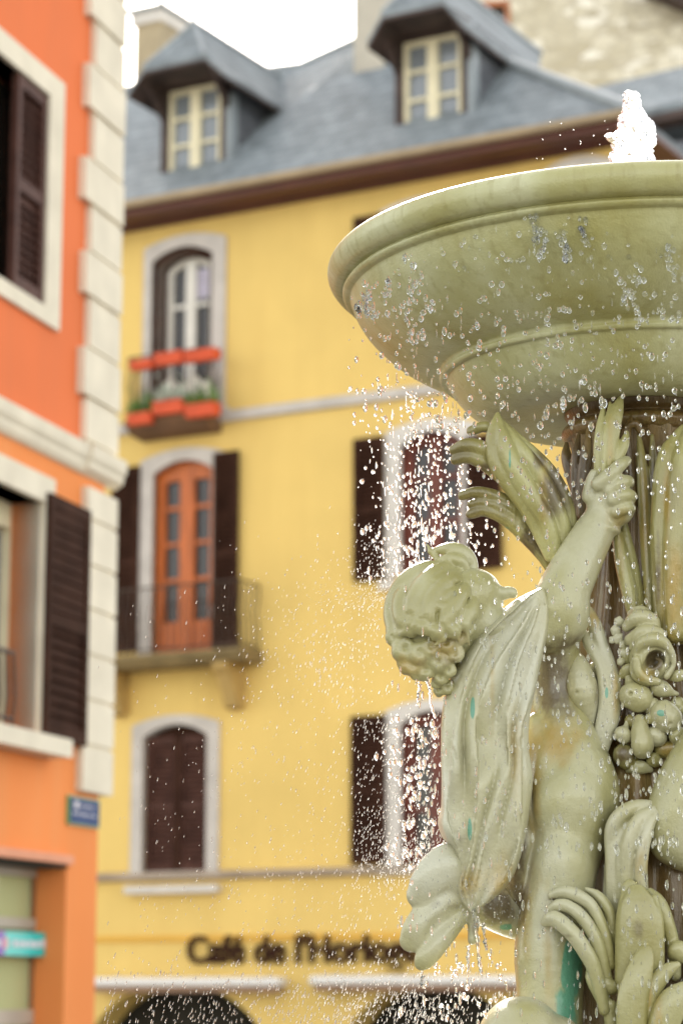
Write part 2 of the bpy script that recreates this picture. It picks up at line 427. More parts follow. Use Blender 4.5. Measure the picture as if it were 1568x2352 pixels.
# ------------------------------------------------------------------ building helpers
def wall_with_holes(mb, u0, u1, v0, v1, holes, y0, y1):
    us = sorted({u0, u1, *[h[0] for h in holes], *[h[1] for h in holes]})
    vs = sorted({v0, v1, *[h[2] for h in holes], *[h[3] for h in holes]})
    us = [u for u in us if u0 <= u <= u1]; vs = [v for v in vs if v0 <= v <= v1]
    for a, b in zip(us, us[1:]):
        for c, d in zip(vs, vs[1:]):
            mu, mv = (a+b)/2, (c+d)/2
            if any(h[0] < mu < h[1] and h[2] < mv < h[3] for h in holes): continue
            mb.poly([(a, y0, c), (b, y0, c), (b, y0, d), (a, y0, d)])
            mb.poly([(a, y1, c), (a, y1, d), (b, y1, d), (b, y1, c)])
    for h in holes:
        a, b, c, d = h
        a, b, c, d = max(a, u0), min(b, u1), max(c, v0), min(d, v1)
        mb.poly([(a,y0,c),(a,y1,c),(a,y1,d),(a,y0,d)]); mb.poly([(b,y0,c),(b,y0,d),(b,y1,d),(b,y1,c)])
        mb.poly([(a,y0,c),(b,y0,c),(b,y1,c),(a,y1,c)]); mb.poly([(a,y0,d),(a,y1,d),(b,y1,d),(b,y0,d)])
    mb.poly([(u0,y0,v0),(u0,y0,v1),(u0,y1,v1),(u0,y1,v0)]); mb.poly([(u1,y0,v0),(u1,y1,v0),(u1,y1,v1),(u1,y0,v1)])
    mb.poly([(u0,y0,v1),(u1,y0,v1),(u1,y1,v1),(u0,y1,v1)])

def arch_pts(u0, u1, v0, v1, rise, n=14):
    """open outline: up the left jamb, over the arch, down the right jamb"""
    pts = [(u0, v0)]
    for i in range(n+1):
        t = i/n
        pts.append((u0 + (u1-u0)*t, v1 - rise + rise*(1-(2*t-1)**2)))
    return pts + [(u1, v0)]

def arch_ring(mb, o, i, rise_o, rise_i, y0, y1):
    po = arch_pts(*o, rise_o); pi = arch_pts(*i, rise_i); n = len(po)
    for k in range(n-1):
        a, b, c, d = po[k], po[k+1], pi[k+1], pi[k]
        mb.poly([(a[0],y0,a[1]),(b[0],y0,b[1]),(c[0],y0,c[1]),(d[0],y0,d[1])])
        mb.poly([(d[0],y0,d[1]),(c[0],y0,c[1]),(c[0],y1,c[1]),(d[0],y1,d[1])])
        mb.poly([(a[0],y0,a[1]),(a[0],0.001,a[1]),(b[0],0.001,b[1]),(b[0],y0,b[1])])

def arch_panel(mb, u0, u1, v0, v1, rise, y0, y1):
    mb.prism(arch_pts(u0, u1, v0, v1, rise), y0, y1)

def shutter(parent, mat, u0, u1, v0, v1, y0=-0.07, y1=-0.02, pitch=0.07, name='shutter'):
    """a louvred leaf: stiles, rails and tilted slats"""
    mb = MB(); w = min(0.07, (u1-u0)*0.16)
    mb.box(u0, u0+w, y0, y1, v0, v1); mb.box(u1-w, u1, y0, y1, v0, v1)
    mid = v0 + (v1-v0)*0.46
    for a in (v0, mid, v1-0.10): mb.box(u0+w, u1-w, y0+0.002, y1-0.002, a, a+0.10)
    z = v0 + 0.12
    while z < v1 - 0.12:
        if not (mid-0.02 < z < mid+0.12):
            mb.rotbox(((u0+u1)/2, (y0+y1)/2+0.003, z), (u1-u0-2*w, 0.055, 0.010), rx=R(48))
        z += pitch
    mb.box(u0+w, u1-w, y1-0.008, y1-0.003, v0, v1)
    return mb.build(name, mat, parent)

def catmull(P, n):
    P = np.asarray(P, float)
    if len(P) < 3:
        t = np.linspace(0, 1, n)[:, None]; return P[0]*(1-t) + P[-1]*t
    Q = np.vstack([2*P[0]-P[1], P, 2*P[-1]-P[-2]])
    ts = np.linspace(0, len(P)-1-1e-9, n); i = ts.astype(int); t = (ts-i)[:, None]
    a, b, c, d = Q[i], Q[i+1], Q[i+2], Q[i+3]
    return 0.5*(2*b + (c-a)*t + (2*a-5*b+4*c-d)*t**2 + (3*b-a-3*c+d)*t**3)

# ------------------------------------------------------------------ yellow building
YF = Frame((0, 33.0, 0), (math.sin(R(61)), -math.cos(R(61)), 0))
yb = empty('yellow_building', YF.matrix())
tag(yb, 'tall yellow corner house with slate roof, two dormers and brown shutters', 'building')
u_l = YF.u(120, 1200); u_r = YF.u(1418, 290)
v_eave = YF.v(292, 500, -0.55)
print('eave', v_eave, YF.v(1418, 300, -0.55), 'u', u_l, u_r)
v_top = v_eave + 0.02
def rect(x0, y0, x1, y1, yc=None):
    """pixel rectangle -> (u0,u1,v0,v1), the heights read along its middle"""
    xm, ym = (x0+x1)/2, (y0+y1)/2
    return YF.u(x0, ym), YF.u(x1, ym), YF.v(xm, y1), YF.v(xm, y0)
W = {
 'top': dict(i=rect(350, 568, 490, 915), o=rect(332, 540, 520, 950)),
 'door': dict(i=rect(352, 1058, 490, 1497), o=rect(324, 1030, 520, 1497)),
 'low': dict(i=rect(330, 1664, 478, 2003), o=rect(305, 1642, 505, 2003)),
 'mid2': dict(i=rect(922, 990, 1062, 1312), o=rect(888, 962, 1096, 1330)),
 'low2': dict(i=rect(922, 1632, 1066, 1985), o=rect(888, 1606, 1098, 1990)),
 'top2': dict(i=rect(908, 480, 1046, 700), o=rect(872, 452, 1082, 718)),
 'top3': dict(i=rect(1290, 388, 1400, 700), o=rect(1254, 360, 1412, 720)),
}
holes = [w['i'] for w in W.values()]
v_ar = YF.v(600, 2215)
mb = MB()
wall_with_holes(mb, u_l, u_r, v_ar, v_top, holes, 0.0, 0.35)
# ground floor with the arcade: front strip, soffit
arcs = []
for xa, xb, top in ((190, 622, 2262), (772, 1215, 2262)):
    a, b = YF.u(xa, 2380), YF.u(xb, 2380); arcs.append((a, b, YF.v((xa+xb)/2, top)))
def arch_h(u):
    for a, b, t in arcs:
        if a < u < b:
            s = (u-a)/(b-a)*2-1
            return t - 1.15 + 1.15*math.sqrt(max(0, 1-abs(s)**2.2))
    return 0.0
us = sorted(set(list(np.linspace(u_l, u_r, 220)) + [a+e for a, b, t in arcs for e in (-1e-4, 1e-4)] + [b+e for a, b, t in arcs for e in (-1e-4, 1e-4)]))
for a, b in zip(us, us[1:]):
    ha, hb = arch_h(a), arch_h(b)
    mb.poly([(a,0,ha),(b,0,hb),(b,0,v_ar),(a,0,v_ar)])
    mb.poly([(a,0,ha),(a,0.6,ha),(b,0.6,hb),(b,0,hb)])
D = 6.2
mb.poly([(u_r,0,0),(u_r,D,0),(u_r,D,v_top),(u_r,0,v_top)])
mb.poly([(u_l,0,0),(u_l,0,v_top),(u_l,D,v_top),(u_l,D,0)])
mb.poly([(u_l,D,0),(u_l,D,v_top),(u_r,D,v_top),(u_r,D,0)])
mb.build('wall', M['yellow'], yb)
# dark arcade behind the arches
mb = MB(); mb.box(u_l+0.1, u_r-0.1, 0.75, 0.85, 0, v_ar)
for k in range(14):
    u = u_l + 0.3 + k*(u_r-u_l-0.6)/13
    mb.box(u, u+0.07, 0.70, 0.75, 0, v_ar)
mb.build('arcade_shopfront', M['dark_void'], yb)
# string courses
v1 = YF.v(735, 930); mb = MB(); mb.prismx([(-0.07, v1-0.06), (-0.07, v1+0.07), (-0.003, v1+0.10), (-0.003, v1-0.08)], u_l, u_r)
mb.build('string_course', M['grey_stone'], yb)
v2 = YF.v(600, 2011); mb = MB(); mb.prismx([(-0.12, v2-0.01), (-0.13, v2+0.06), (-0.003, v2+0.09), (-0.003, v2-0.04)], u_l, u_r)
mb.build('string_course', plain('brownish_ledge', (0.40, 0.31, 0.23), 0.8), yb)
v3 = YF.v(330, 2158); mb = MB(); mb.box(u_l, u_r, -0.035, -0.003, v3-0.03, v3+0.05)
mb.build('string_course', M['yellow_band'], yb)
# window surrounds
for k, w in W.items():
    mb = MB(); arch_ring(mb, w['o'], w['i'], 0.13, 0.17, -0.05, 0.14)
    o = w['o']
    if k != 'door': mb.box(o[0]-0.08, o[1]+0.08, -0.11, -0.002, o[2]-0.10, o[2])
    mb.build('window_surround', M['grey_stone'] if k in ('top', 'door', 'low') else M['pale_stone'], yb)
o = W['low']['o']; MB().box(o[0]-0.02, o[1]+0.05, -0.16, -0.002, YF.v(400, 2052), YF.v(400, 2034)).build('ledge', M['pale_stone'], yb)

def casement(parent, rc, rise, mat, gmat, bars, y=0.16, fw=0.09, dark=None, cols=2):
    """two leaves under an arch with glazing bars; each leaf's panes are one sub-part"""
    u0, u1, v0, v1 = rc
    w = MB()
    arch_ring(w, (u0, u1, v0, v1), (u0+fw, u1-fw, v0+fw, v1-fw*0.8), rise, rise*0.85, y, y+0.05)
    um = (u0+u1)/2
    w.box(um-fw*0.75, um+fw*0.75, y-0.006, y+0.05, v0, v1-rise*0.2)
    for b in bars:
        v = v0 + (v1-v0)*b
        w.box(u0+fw, um-fw*0.75, y+0.003, y+0.04, v-0.03, v+0.03); w.box(um+fw*0.75, u1-fw, y+0.003, y+0.04, v-0.03, v+0.03)
    w.box(u0+fw, u1-fw, y+0.001, y+0.05, v0, v0+fw)
    f = w.build('window', mat, parent)
    p = MB(); arch_panel(p, u0+0.01, u1-0.01, v0+0.01, v1-0.03, rise, y+0.055, y+0.065); p.build('pane', gmat, f)
    return f
# top window: brown outer frame, cream casements
w = W['top']['i']
mb = MB(); arch_ring(mb, w, (w[0]+0.15, w[1]-0.09, w[2], w[3]-0.13), 0.17, 0.15, 0.03, 0.2); mb.build('window_box_frame', M['dark_brown'], yb)
f = casement(yb, (w[0]+0.13, w[1]-0.07, w[2]+0.02, w[3]-0.12), 0.14, M['white_paint'], M['glass'], [0.66], y=0.17, fw=0.115)
um = (w[0]+w[1])/2+0.03
MB().box(um+0.02, w[1]-0.19, 0.215, 0.222, w[2]+(w[3]-w[2])*0.67, w[3]-0.3).build('curtain', M['curtain'], f)  # painted sky reflection over the upper right pane
# balcony door
w = W['door']['i']
mb = MB(); u0, u1, v0, vt = w; um = (u0+u1)/2; y = 0.10
arch_ring(mb, w, (u0+0.13, u1-0.13, v0, vt-0.26), 0.17, 0.02, y, y+0.06)
mb.box(um-0.12, um+0.12, y-0.01, y+0.06, v0, vt-0.22)
for s in (0, 1):
    a, b = (u0+0.13, um-0.12) if s == 0 else (um+0.12, u1-0.13)
    mb.box(a, b, y+0.01, y+0.05, v0, v0+0.46)
    for q in (0.355, 0.545, 0.735): mb.box(a, b, y+0.012, y+0.05, v0+(vt-v0)*q+0.04, v0+(vt-v0)*q+0.10)
    mb.box(a+0.04, b-0.04, y-0.008, y+0.02, v0+0.10, v0+0.38)
d = mb.build('balcony_door', M['orange_wood'], yb)
MB().box(u0+0.05, u1-0.05, y+0.065, y+0.075, v0+0.40, vt-0.22).build('pane', M['glass'], d)
# bottom window: closed louvred shutters
w = W['low']['i']; um = (w[0]+w[1])/2
for a, b in ((w[0]+0.01, um-0.01), (um+0.01, w[1]-0.01)):
    s = shutter(yb, M['mid_brown'], a, b, w[2], w[3]-0.16, 0.05, 0.11, 0.075)
mb = MB(); arch_panel(mb, w[0]+0.005, w[1]-0.005, w[3]-0.30, w[3]-0.01, 0.17, 0.115, 0.16)
mb.box(w[0]+0.005, w[1]-0.005, 0.115, 0.16, w[2], w[3]-0.301); mb.box(um-0.05, um+0.05, 0.03, 0.112, w[2], w[3]-0.14)
mb.build('window_backing', M['dark_brown'], yb)
# right-hand windows
for k, c in (('mid2', M['red_brown']), ('low2', M['red_brown']), ('top2', M['red_brown']), ('top3', M['red_brown'])):
    w = W[k]['i']
    f = casement(yb, (w[0]+0.01, w[1]-0.01, w[2]+0.01, w[3]-0.02), 0.17, c, M['glass'], [0.36, 0.68], y=0.12, fw=0.12)
    MB().box(w[0]+0.2, w[0]+0.42, 0.26, 0.29, w[2], w[3]-0.2).build('curtain', M['red_curtain'], f)
# open shutters flat on the wall
SH = [((818, 1008, 886, 1335), M['dark_brown']), ((1076, 1000, 1155, 1308), M['dark_brown']),
      ((812, 1645, 890, 1985), M['dark_brown']), ((1076, 1640, 1150, 1975), M['dark_brown']), ((818, 499, 886, 705), M['dark_brown']), ((1082, 440, 1150, 680), M['dark_brown']),
      ((496, 1040, 552, 1490), M['dark_brown']), ((262, 1077, 324, 1497), M['dark_brown'])]
for (x0, y0, x1, y1), m in SH:
    a = rect(x0, y0, x1, y1); shutter(yb, m, a[0], a[1], a[2], a[3], -0.10, -0.05)
# balconies
def railing(mb, pts, v0, v1, step=0.11, r=0.010):
    for (a, b) in zip(pts, pts[1:]):
        A, B = Vector(a), Vector(b); L = (B-A).length
        for v in (v0+0.06, v1): mb.tube([(A.x, A.y, v), (B.x, B.y, v)], r*1.5, 6)
        n = max(1, int(L/step))
        for k in range(n+1):
            P = A + (B-A)*k/n
            mb.tube([(P.x, P.y, v0), (P.x, P.y, v0+(v1-v0)*0.35), (P.x, P.y-0.05, v0+(v1-v0)*0.55), (P.x, P.y, v0+(v1-v0)*0.8), (P.x, P.y, v1)], r, 5)
vb = YF.v(430, 1500, -0.4); ua, ub = YF.u(262, 1510, -0.4), YF.u(604, 1495, 0.0)
mb = MB(); mb.prismx([(-0.60, vb), (-0.63, vb-0.05), (-0.59, vb-0.10), (-0.54, vb-0.17), (-0.002, vb-0.17), (-0.002, vb)], ua, ub)
bal = mb.build('balcony', plain('mossy_balcony_stone', (0.24, 0.17, 0.07), 0.85, 0.2, 3, 0.3, 25), yb)
mb = MB(); railing(mb, [(ua+0.05, -0.55, 0), (ub-0.06, -0.55, 0), (ub-0.06, -0.02, 0)], vb, vb+0.95); mb.build('railing', M['iron'], bal)
mbk = []
for uc in (YF.u(527, 1560, -0.25), YF.u(262, 1560, -0.25)):
    mb = MB(); P = [(-0.53, vb-0.172), (-0.55, vb-0.25), (-0.50, vb-0.30), (-0.43, vb-0.35), (-0.36, vb-0.46), (-0.26, vb-0.62), (-0.20, vb-0.76), (-0.08, vb-0.80), (-0.002, vb-0.74), (-0.002, vb-0.172)]
    mb.prismx(P, uc-0.11, uc+0.11); mb.build('corbel', plain('ochre_corbel', (0.50, 0.33, 0.11), 0.85, 0.15, 3, 0.3, 25), bal)
# small balcony under the top window
vs_ = YF.v(400, 958, -0.3); ua2, ub2 = YF.u(300, 965, -0.35), YF.u(510, 945, 0.0)
mb = MB(); mb.prismx([(-0.50, vs_), (-0.52, vs_-0.08), (-0.35, vs_-0.20), (-0.003, vs_-0.24), (-0.003, vs_)], ua2, ub2)
bal2 = mb.build('balcony', plain('brown_balcony_ledge', (0.19, 0.10, 0.05), 0.8, 0.2, 3, 0.3, 25), yb)
mb = MB(); railing(mb, [(ua2+0.03, -0.02, 0), (ua2+0.03, -0.47, 0), (ub2-0.03, -0.47, 0), (ub2-0.03, -0.02, 0)], vs_, vs_+0.92); mb.build('railing', M['iron'], bal2)
# eaves: soffit, fascia, gutter
mb = MB(); mb.box(u_l, u_r+0.5, -0.55, 0.0, v_top, v_top+0.16); mb.box(u_r, u_r+0.5, -0.001, D, v_top+0.001, v_top+0.159)
mb.box(u_l, u_r+0.02, -0.12, -0.004, v_top-0.05, v_top-0.001)
mb.build('eave', M['soffit'], yb)
mb = MB(); prof = [(-0.552-0.07+0.07*math.cos(a), v_top+0.165+0.07*math.sin(a)) for a in np.linspace(0, -math.pi, 9)]
prof += [(-0.70, v_top+0.19), (-0.55, v_top+0.19)]
mb.prismx(prof, u_l, u_r+0.52); mb.build('gutter', M['gutter'], yb)
# main roof: front slope, right hip, back slope
vE = v_top + 0.16
e0, e1 = Vector((u_l, -0.55, vE)), Vector((u_r+0.5, -0.55, vE))
r0, r1 = Vector(YF.p(120, 226, 2.9)), Vector(YF.p(690, 150, 2.9))
r2 = Vector(YF.p(905, 52, 3.2))
b0, b1 = Vector((u_l, D+0.4, vE)), Vector((u_r+0.5, D+0.4, vE))
rm = Vector((r1.x, -0.55, vE))
for _p in (r0, r1, r2): print('ridge', _p[:], 'pitch', math.degrees(math.atan2(_p.z-vE, _p.y+0.55)))
mb = MB()
mb.slab([e0, rm, r1, r0], (0, 0.02, -0.10)); mb.slab([rm, e1, r2, r1], (0, 0.02, -0.10)); mb.slab([e1, b1, r2], (0, 0, -0.10))
mb.slab([b0, r0, r1, r2, b1], (0, 0, -0.10)); mb.slab([e0, r0, b0], (0, 0, -0.10))
mb.build('roof', M['slate'], yb)
mb = MB(); mb.tube([e1 + Vector((0, 0, 0.02)), r2 + Vector((0, 0, 0.03))], 0.09, 8); mb.tube([r0, r1, r2], 0.06, 8)
mb.build('ridge_flashing', M['lead'], yb)

def dormer(win, clipL, clipR, verL, verR, apex, yw, yfront, back, finial=True):
    a0, a1, w0, w1 = (YF.u(win[0], (win[1]+win[3])/2, yw), YF.u(win[2], (win[1]+win[3])/2, yw),
                      YF.v((win[0]+win[2])/2, win[3], yw), YF.v((win[0]+win[2])/2, win[1], yw))
    cl, cr, vl, vr = (Vector(YF.p(*q, yfront)) for q in (clipL, clipR, verL, verR))
    zc, ze = (cl.z+cr.z)/2, (vl.z+vr.z)/2
    cen = (a0+a1)/2
    hc, he = (cr.x-cl.x)/2, (vr.x-vl.x)/2
    ap = Vector(YF.p(*apex, yfront+0.55)); zr = ap.z
    print('dormer', a0, a1, w0, w1, 'clip', hc, zc, 'verge', he, ze, 'ridge', zr, 'cen', cen, (cl.x+cr.x)/2, (vl.x+vr.x)/2, ap.x)
    cen2 = (cl.x+cr.x+vl.x+vr.x)/4
    # walls of the dormer (front with the opening, two cheeks)
    mb = MB(); wl_, wr_ = a0-0.13, a1+0.16
    mb.box(wl_, a0, yw-0.02, yw+0.1, w0-0.12, zc-0.05); mb.box(a1, wr_, yw-0.02, yw+0.1, w0-0.12, zc-0.05)
    mb.box(a0, a1, yw-0.019, yw+0.1, w1, zc-0.05)
    d = mb.build('dormer', M['timber'], yb)
    mb = MB()
    for u in (wl_, wr_):
        s = 0.001 if u == wr_ else -0.001
        mb.slab([(u+s, yw+0.1, w0-0.12), (u+s, yw+0.1, zc-0.03), (u+s, back, zc-0.03), (u+s, back, w0-0.12+0.9)], (0.03 if u == wr_ else -0.03, 0, 0))
    mb.build('cheek', M['slate_cheek'], d)
    MB().box(wr_-0.06, wr_+0.035, yw-0.03, yw+0.16, w0-0.12, zc-0.3).build('corner_flashing', M['lead'], d)
    # window
    mb = MB(); fw = 0.07; um = cen; y = yw+0.01
    mb.box(a0, a0+fw, y, y+0.06, w0, w1); mb.box(a1-fw, a1, y, y+0.06, w0, w1)
    mb.box(a0+fw, a1-fw, y+0.001, y+0.06, w1-fw, w1); mb.box(a0+fw, a1-fw, y+0.001, y+0.06, w0, w0+fw)
    mb.box(um-0.085, um+0.085, y-0.012, y+0.06, w0+fw, w1-fw)
    for q in (0.34, 0.66):
        v = w0+(w1-w0)*q
        mb.box(a0+fw, um-0.085, y+0.005, y+0.05, v-0.025, v+0.025); mb.box(um+0.085, a1-fw, y+0.005, y+0.05, v-0.025, v+0.025)
    mb.build('window', M['cream_paint'], d)
    MB().box(a0+0.01, a1-0.01, y+0.061, y+0.07, w0+0.01, w1-0.01).build('pane', M['glass_grey'], d)
    mb = MB(); mb.prismx([(yw-0.14, w0-0.14), (yw-0.14, w0-0.03), (yw-0.021, w0-0.005), (yw-0.021, w0-0.16)], wl_-0.03, wr_+0.05); mb.build('sill', M['lead'], d)
    # overhanging half-hipped roof: slate above, dark boards below
    c = cen2*0.4+cen*0.6; yf = yfront; he *= 0.95; zr += 0.06
    CL, CR = Vector((c-hc, yf, zc)), Vector((c+hc, yf, zc)); VL, VR = Vector((c-he, yf+0.05, ze)), Vector((c+he, yf+0.05, ze))
    A, B = Vector((c, yf+0.55, zr)), Vector((c, back+2.2, zr)); EL, ER = Vector((c-he, back+0.4, ze)), Vector((c+he, back+0.4, ze))
    mb = MB(); th = Vector((0, 0, 0.07))
    for f in ([CL, CR, A], [CR, VR, ER, B, A], [VL, CL, A, B, EL]): mb.slab([p for p in f], th)
    mb.build('dormer_roof', M['slate'], d)
    mb = MB(); dn = Vector((0, 0, -0.05)); e = Vector((0, 0, -0.004))
    for f in ([CL, CR, A], [CR, VR, ER, B, A], [VL, CL, A, B, EL]): mb.slab([p+e for p in f], dn)
    # brackets and boarded gable
    mb.poly([(wl_, yw-0.022, zc-0.06), (wr_, yw-0.022, zc-0.06), (wr_-0.1, yf+0.1, zc-0.02), (wl_+0.1, yf+0.1, zc-0.02)])
    mb.slab([(wl_, yw-0.02, ze-0.25), (wl_, yw-0.02, zc), (wl_-0.02, yf+0.12, zc-0.04)], (0.08, 0, 0))
    mb.slab([(wr_, yw-0.02, ze-0.25), (wr_, yw-0.02, zc), (wr_+0.02, yf+0.12, zc-0.04)], (-0.08, 0, 0))
    mb.build('soffit', M['timber'], d)
    mb = MB(); mb.tube([A+th, B+th], 0.05, 6); mb.tube([A+th, CR+th], 0.035, 6); mb.tube([A+th, CL+th], 0.035, 6)
    if finial: mb.tube([A+th, A+th+Vector((0, 0, 0.12)), A+th+Vector((0, 0, 0.3))], [0.05, 0.02, 0.008], 6)
    mb.build('ridge_cap', M['lead'], d)
    return d
dormer((388, 200, 508, 395), (340, 166), (480, 128), (300, 206), (532, 172), (443, 72), 0.25, -0.45, 1.7)
dormer((926, 86, 1060, 292), (886, 38), (1027, 8), (846, 96), (1076, 56), (985, -60), 0.25, -0.45, 1.7, False)
# chimneys
def chimney(x0, x1, ytop, ybot, yl, mat, base_mat=None, pot=None):
    a, b = YF.u(x0, (ytop+ybot)/2, yl), YF.u(x1, (ytop+ybot)/2, yl); t, s = YF.v((x0+x1)/2, ytop, yl), YF.v((x0+x1)/2, ybot, yl)
    mb = MB(); mb.box(a, b, yl, yl+0.75, s-1.0, t)
    return a, b, s, t, mb.build('chimney', mat, yb)
a, b, s, t, ch = chimney(310, 368, 52, 215, 4.8, M['chimney'])
MB().box(a-0.06, b+0.06, 4.74, 5.61, t-0.02, t+0.20).build('chimney_band', M['pale_stone'], ch)
mb = MB(); mb.slab([(a-0.14, 4.66, t+0.20), (b+0.14, 4.66, t+0.20), (b+0.14, 5.7, t+0.20), (a-0.14, 5.7, t+0.20)], (0, 0, 0.03))
mb.slab([(a-0.14, 4.66, t+0.23), (b+0.14, 4.66, t+0.23), ((a+b)/2, 5.18, t+0.42)], (0, 0, 0.03)); mb.slab([(b+0.14, 4.66, t+0.23), (b+0.14, 5.7, t+0.23), ((a+b)/2, 5.18, t+0.42)], (0, 0, 0.03)); mb.slab([(a-0.14, 4.66, t+0.23), ((a+b)/2, 5.18, t+0.42), (a-0.14, 5.7, t+0.23)], (0, 0, 0.03))
mb.build('chimney_cap', M['lead'], ch)
um = (a+b)/2
mb = MB(); mb.tube([(um, 5.18, t+0.4), (um, 5.18, t+2.2)], 0.035, 6); mb.tube([(um-0.5, 5.18, t+1.5), (um+0.5, 5.18, t+1.5)], 0.015, 5); mb.tube([(um-0.35, 5.18, t+1.8), (um+0.35, 5.18, t+1.8)], 0.015, 5); mb.build('aerial', M['iron'], ch)
a, b, s, t, ch = chimney(812, 880, -60, 205, 1.9, M['chimney_pale'])
mb = MB(); mb.box(a-0.05, b+0.05, 1.86, 2.7, YF.v(846, 190, 1.86), YF.v(846, 181, 1.86)); mb.build('brick_course', plain('brick_red', (0.36, 0.13, 0.08), 0.8), ch)
mb = MB(); mb.box(a-0.06, b+0.06, 1.84, 2.72, YF.v(846, 226, 1.84), YF.v(846, 200, 1.84)); mb.build('flashing', M['lead'], ch)

# ------------------------------------------------------------------ things on the yellow building
cs = bpy.data.curves.new('cafe_sign', 'FONT'); cs.body = "Caf\u00e9 de l'Horloge"; cs.extrude = 0.03; cs.offset = 0.012; cs.size = 0.62; cs.space_character = 1.0
cso = bpy.data.objects.new('cafe_sign', cs); col.objects.link(cso)
u0, v0 = YF.uv(428, 2215, -0.05); u1_, _ = YF.uv(960, 2215, -0.05)
cs.materials.append(M['dark_brown'])
bpy.context.view_layer.update()
_m = bpy.data.meshes.new_from_object(cso.evaluated_get(bpy.context.evaluated_depsgraph_get())); _d = cso.dimensions.copy(); bpy.data.objects.remove(cso)
_m.name = 'cafe_sign'; cso = bpy.data.objects.new('cafe_sign', _m); col.objects.link(cso); bpy.context.view_layer.update()
fac = (u1_-u0)/max(0.1, cso.dimensions.x); print('sign', fac, cso.dimensions[:], u0, u1_)
cso.matrix_world = YF.matrix() @ Matrix.Translation((u0, -0.05, v0+0.02)) @ Matrix.Rotation(R(90), 4, 'X') @ Matrix.Diagonal((fac, fac*1.04, 1, 1))
tag(cso, "dark brown raised lettering reading Cafe de l'Horloge on the yellow wall", 'sign')
def awning(x0, x1, y, label):
    a, b = YF.u(x0, y, -0.28), YF.u(x1, y, -0.28); v = YF.v((x0+x1)/2, y, -0.28)
    r = empty('awning', YF.matrix() @ Matrix.Translation(((a+b)/2, 0, v))); h = (b-a)/2
    mb = MB(); P = [(-0.28, -0.045), (-0.30, 0.0), (-0.27, 0.05), (-0.18, 0.075), (-0.06, 0.07), (-0.06, -0.045)]
    mb.prismx(P, -h, h); mb.build('cassette', M['awning'], r)
    MB().box(-h+0.05, h-0.05, -0.25, -0.08, -0.13, -0.047).build('front_bar', M['awning_under'], r)
    for u in (-h+0.3, h-0.3): MB().box(u-0.05, u+0.05, -0.058, -0.003, -0.12, 0.09).build('wall_bracket', M['grey_metal'], r)
    tag(r, label, 'awning', 'rolled awnings over the cafe arches')
awning(205, 640, 2257, 'rolled up white awning case over the arch beside the orange house')
awning(710, 1290, 2253, 'rolled up white awning case over the arch behind the fountain figure')
def flower_box(x0, x1, y0, y1, yl, plant, label):
    a, b = YF.u(x0, (y0+y1)/2, yl), YF.u(x1, (y0+y1)/2, yl); v0, v1 = YF.v((x0+x1)/2, y1, yl), YF.v((x0+x1)/2, y0, yl)
    r = empty('flower_box', YF.matrix() @ Matrix.Translation(((a+b)/2, yl+0.09, v0))); h, H = (b-a)/2, v1-v0
    mb = MB(); P = [(-0.075, 0), (0.075, 0), (0.10, H*0.8), (0.11, H*0.8), (0.11, H), (-0.11, H), (-0.11, H*0.8), (-0.10, H*0.8)]
    mb.prismx(P, -h, h); mb.build('trough', M['terracotta'], r)
    if plant is not None:
        mb = MB(); q = random.Random(int(x0))
        for k in range(170):
            c = Vector((q.uniform(-h, h), q.uniform(-0.1, 0.08), H + abs(q.gauss(0, 0.11)))); s = q.uniform(0.025, 0.06)
            d = Vector((q.uniform(-1, 1), q.uniform(-1, 1), q.uniform(-0.2, 1))).normalized(); e = d.orthogonal().normalized()
            mb.poly([c, c+d*s+e*s*0.5, c+d*s*2, c+d*s-e*s*0.5])
        mb.build('plant', plant, r, recalc=False)
    tag(r, label, 'flower box', 'red flower boxes on the small balcony')
flower_box(298, 346, 826, 846, -0.60, None, 'empty red trough hung on the balcony rail, nearest the orange house')
flower_box(354, 416, 808, 834, -0.60, None, 'middle red trough hung high on the small balcony rail')
flower_box(422, 492, 802, 826, -0.60, None, 'red trough on the rail, farthest from the orange house')
flower_box(292, 344, 948, 972, -0.62, M['leaf_green'], 'short red flower box on the balcony floor beside the orange house')
flower_box(350, 418, 920, 948, -0.62, M['leaf_pale'], 'middle red flower box with pale plants on the balcony floor')
flower_box(424, 492, 926, 954, -0.62, M['leaf_green'], 'red flower box with bright green leaves beside the string course')
# pale cloth on the rail behind the boxes
mb = MB(); q = random.Random(3)
us = np.linspace(YF.u(376, 880, -0.4), YF.u(478, 870, -0.4), 16); top, bot = YF.v(430, 872, -0.4), YF.v(430, 915, -0.4)
vs = [(u, -0.40+0.04*math.sin(i*1.7), top+0.08*math.sin(i*0.8)) for i, u in enumerate(us)] + [(u, -0.40+0.05*math.sin(i*1.7+0.5), bot-0.05*math.cos(i*0.9)) for i, u in enumerate(us)]
mb.add(vs, [(i, i+1, 17+i, 16+i) for i in range(15)])
o = mb.build('cloth', M['white_paint']); o.matrix_world = YF.matrix()
sm = o.modifiers.new('s', 'SOLIDIFY'); sm.thickness = 0.02
tag(o, 'white cloth hung behind the flower boxes on the small balcony', 'cloth')

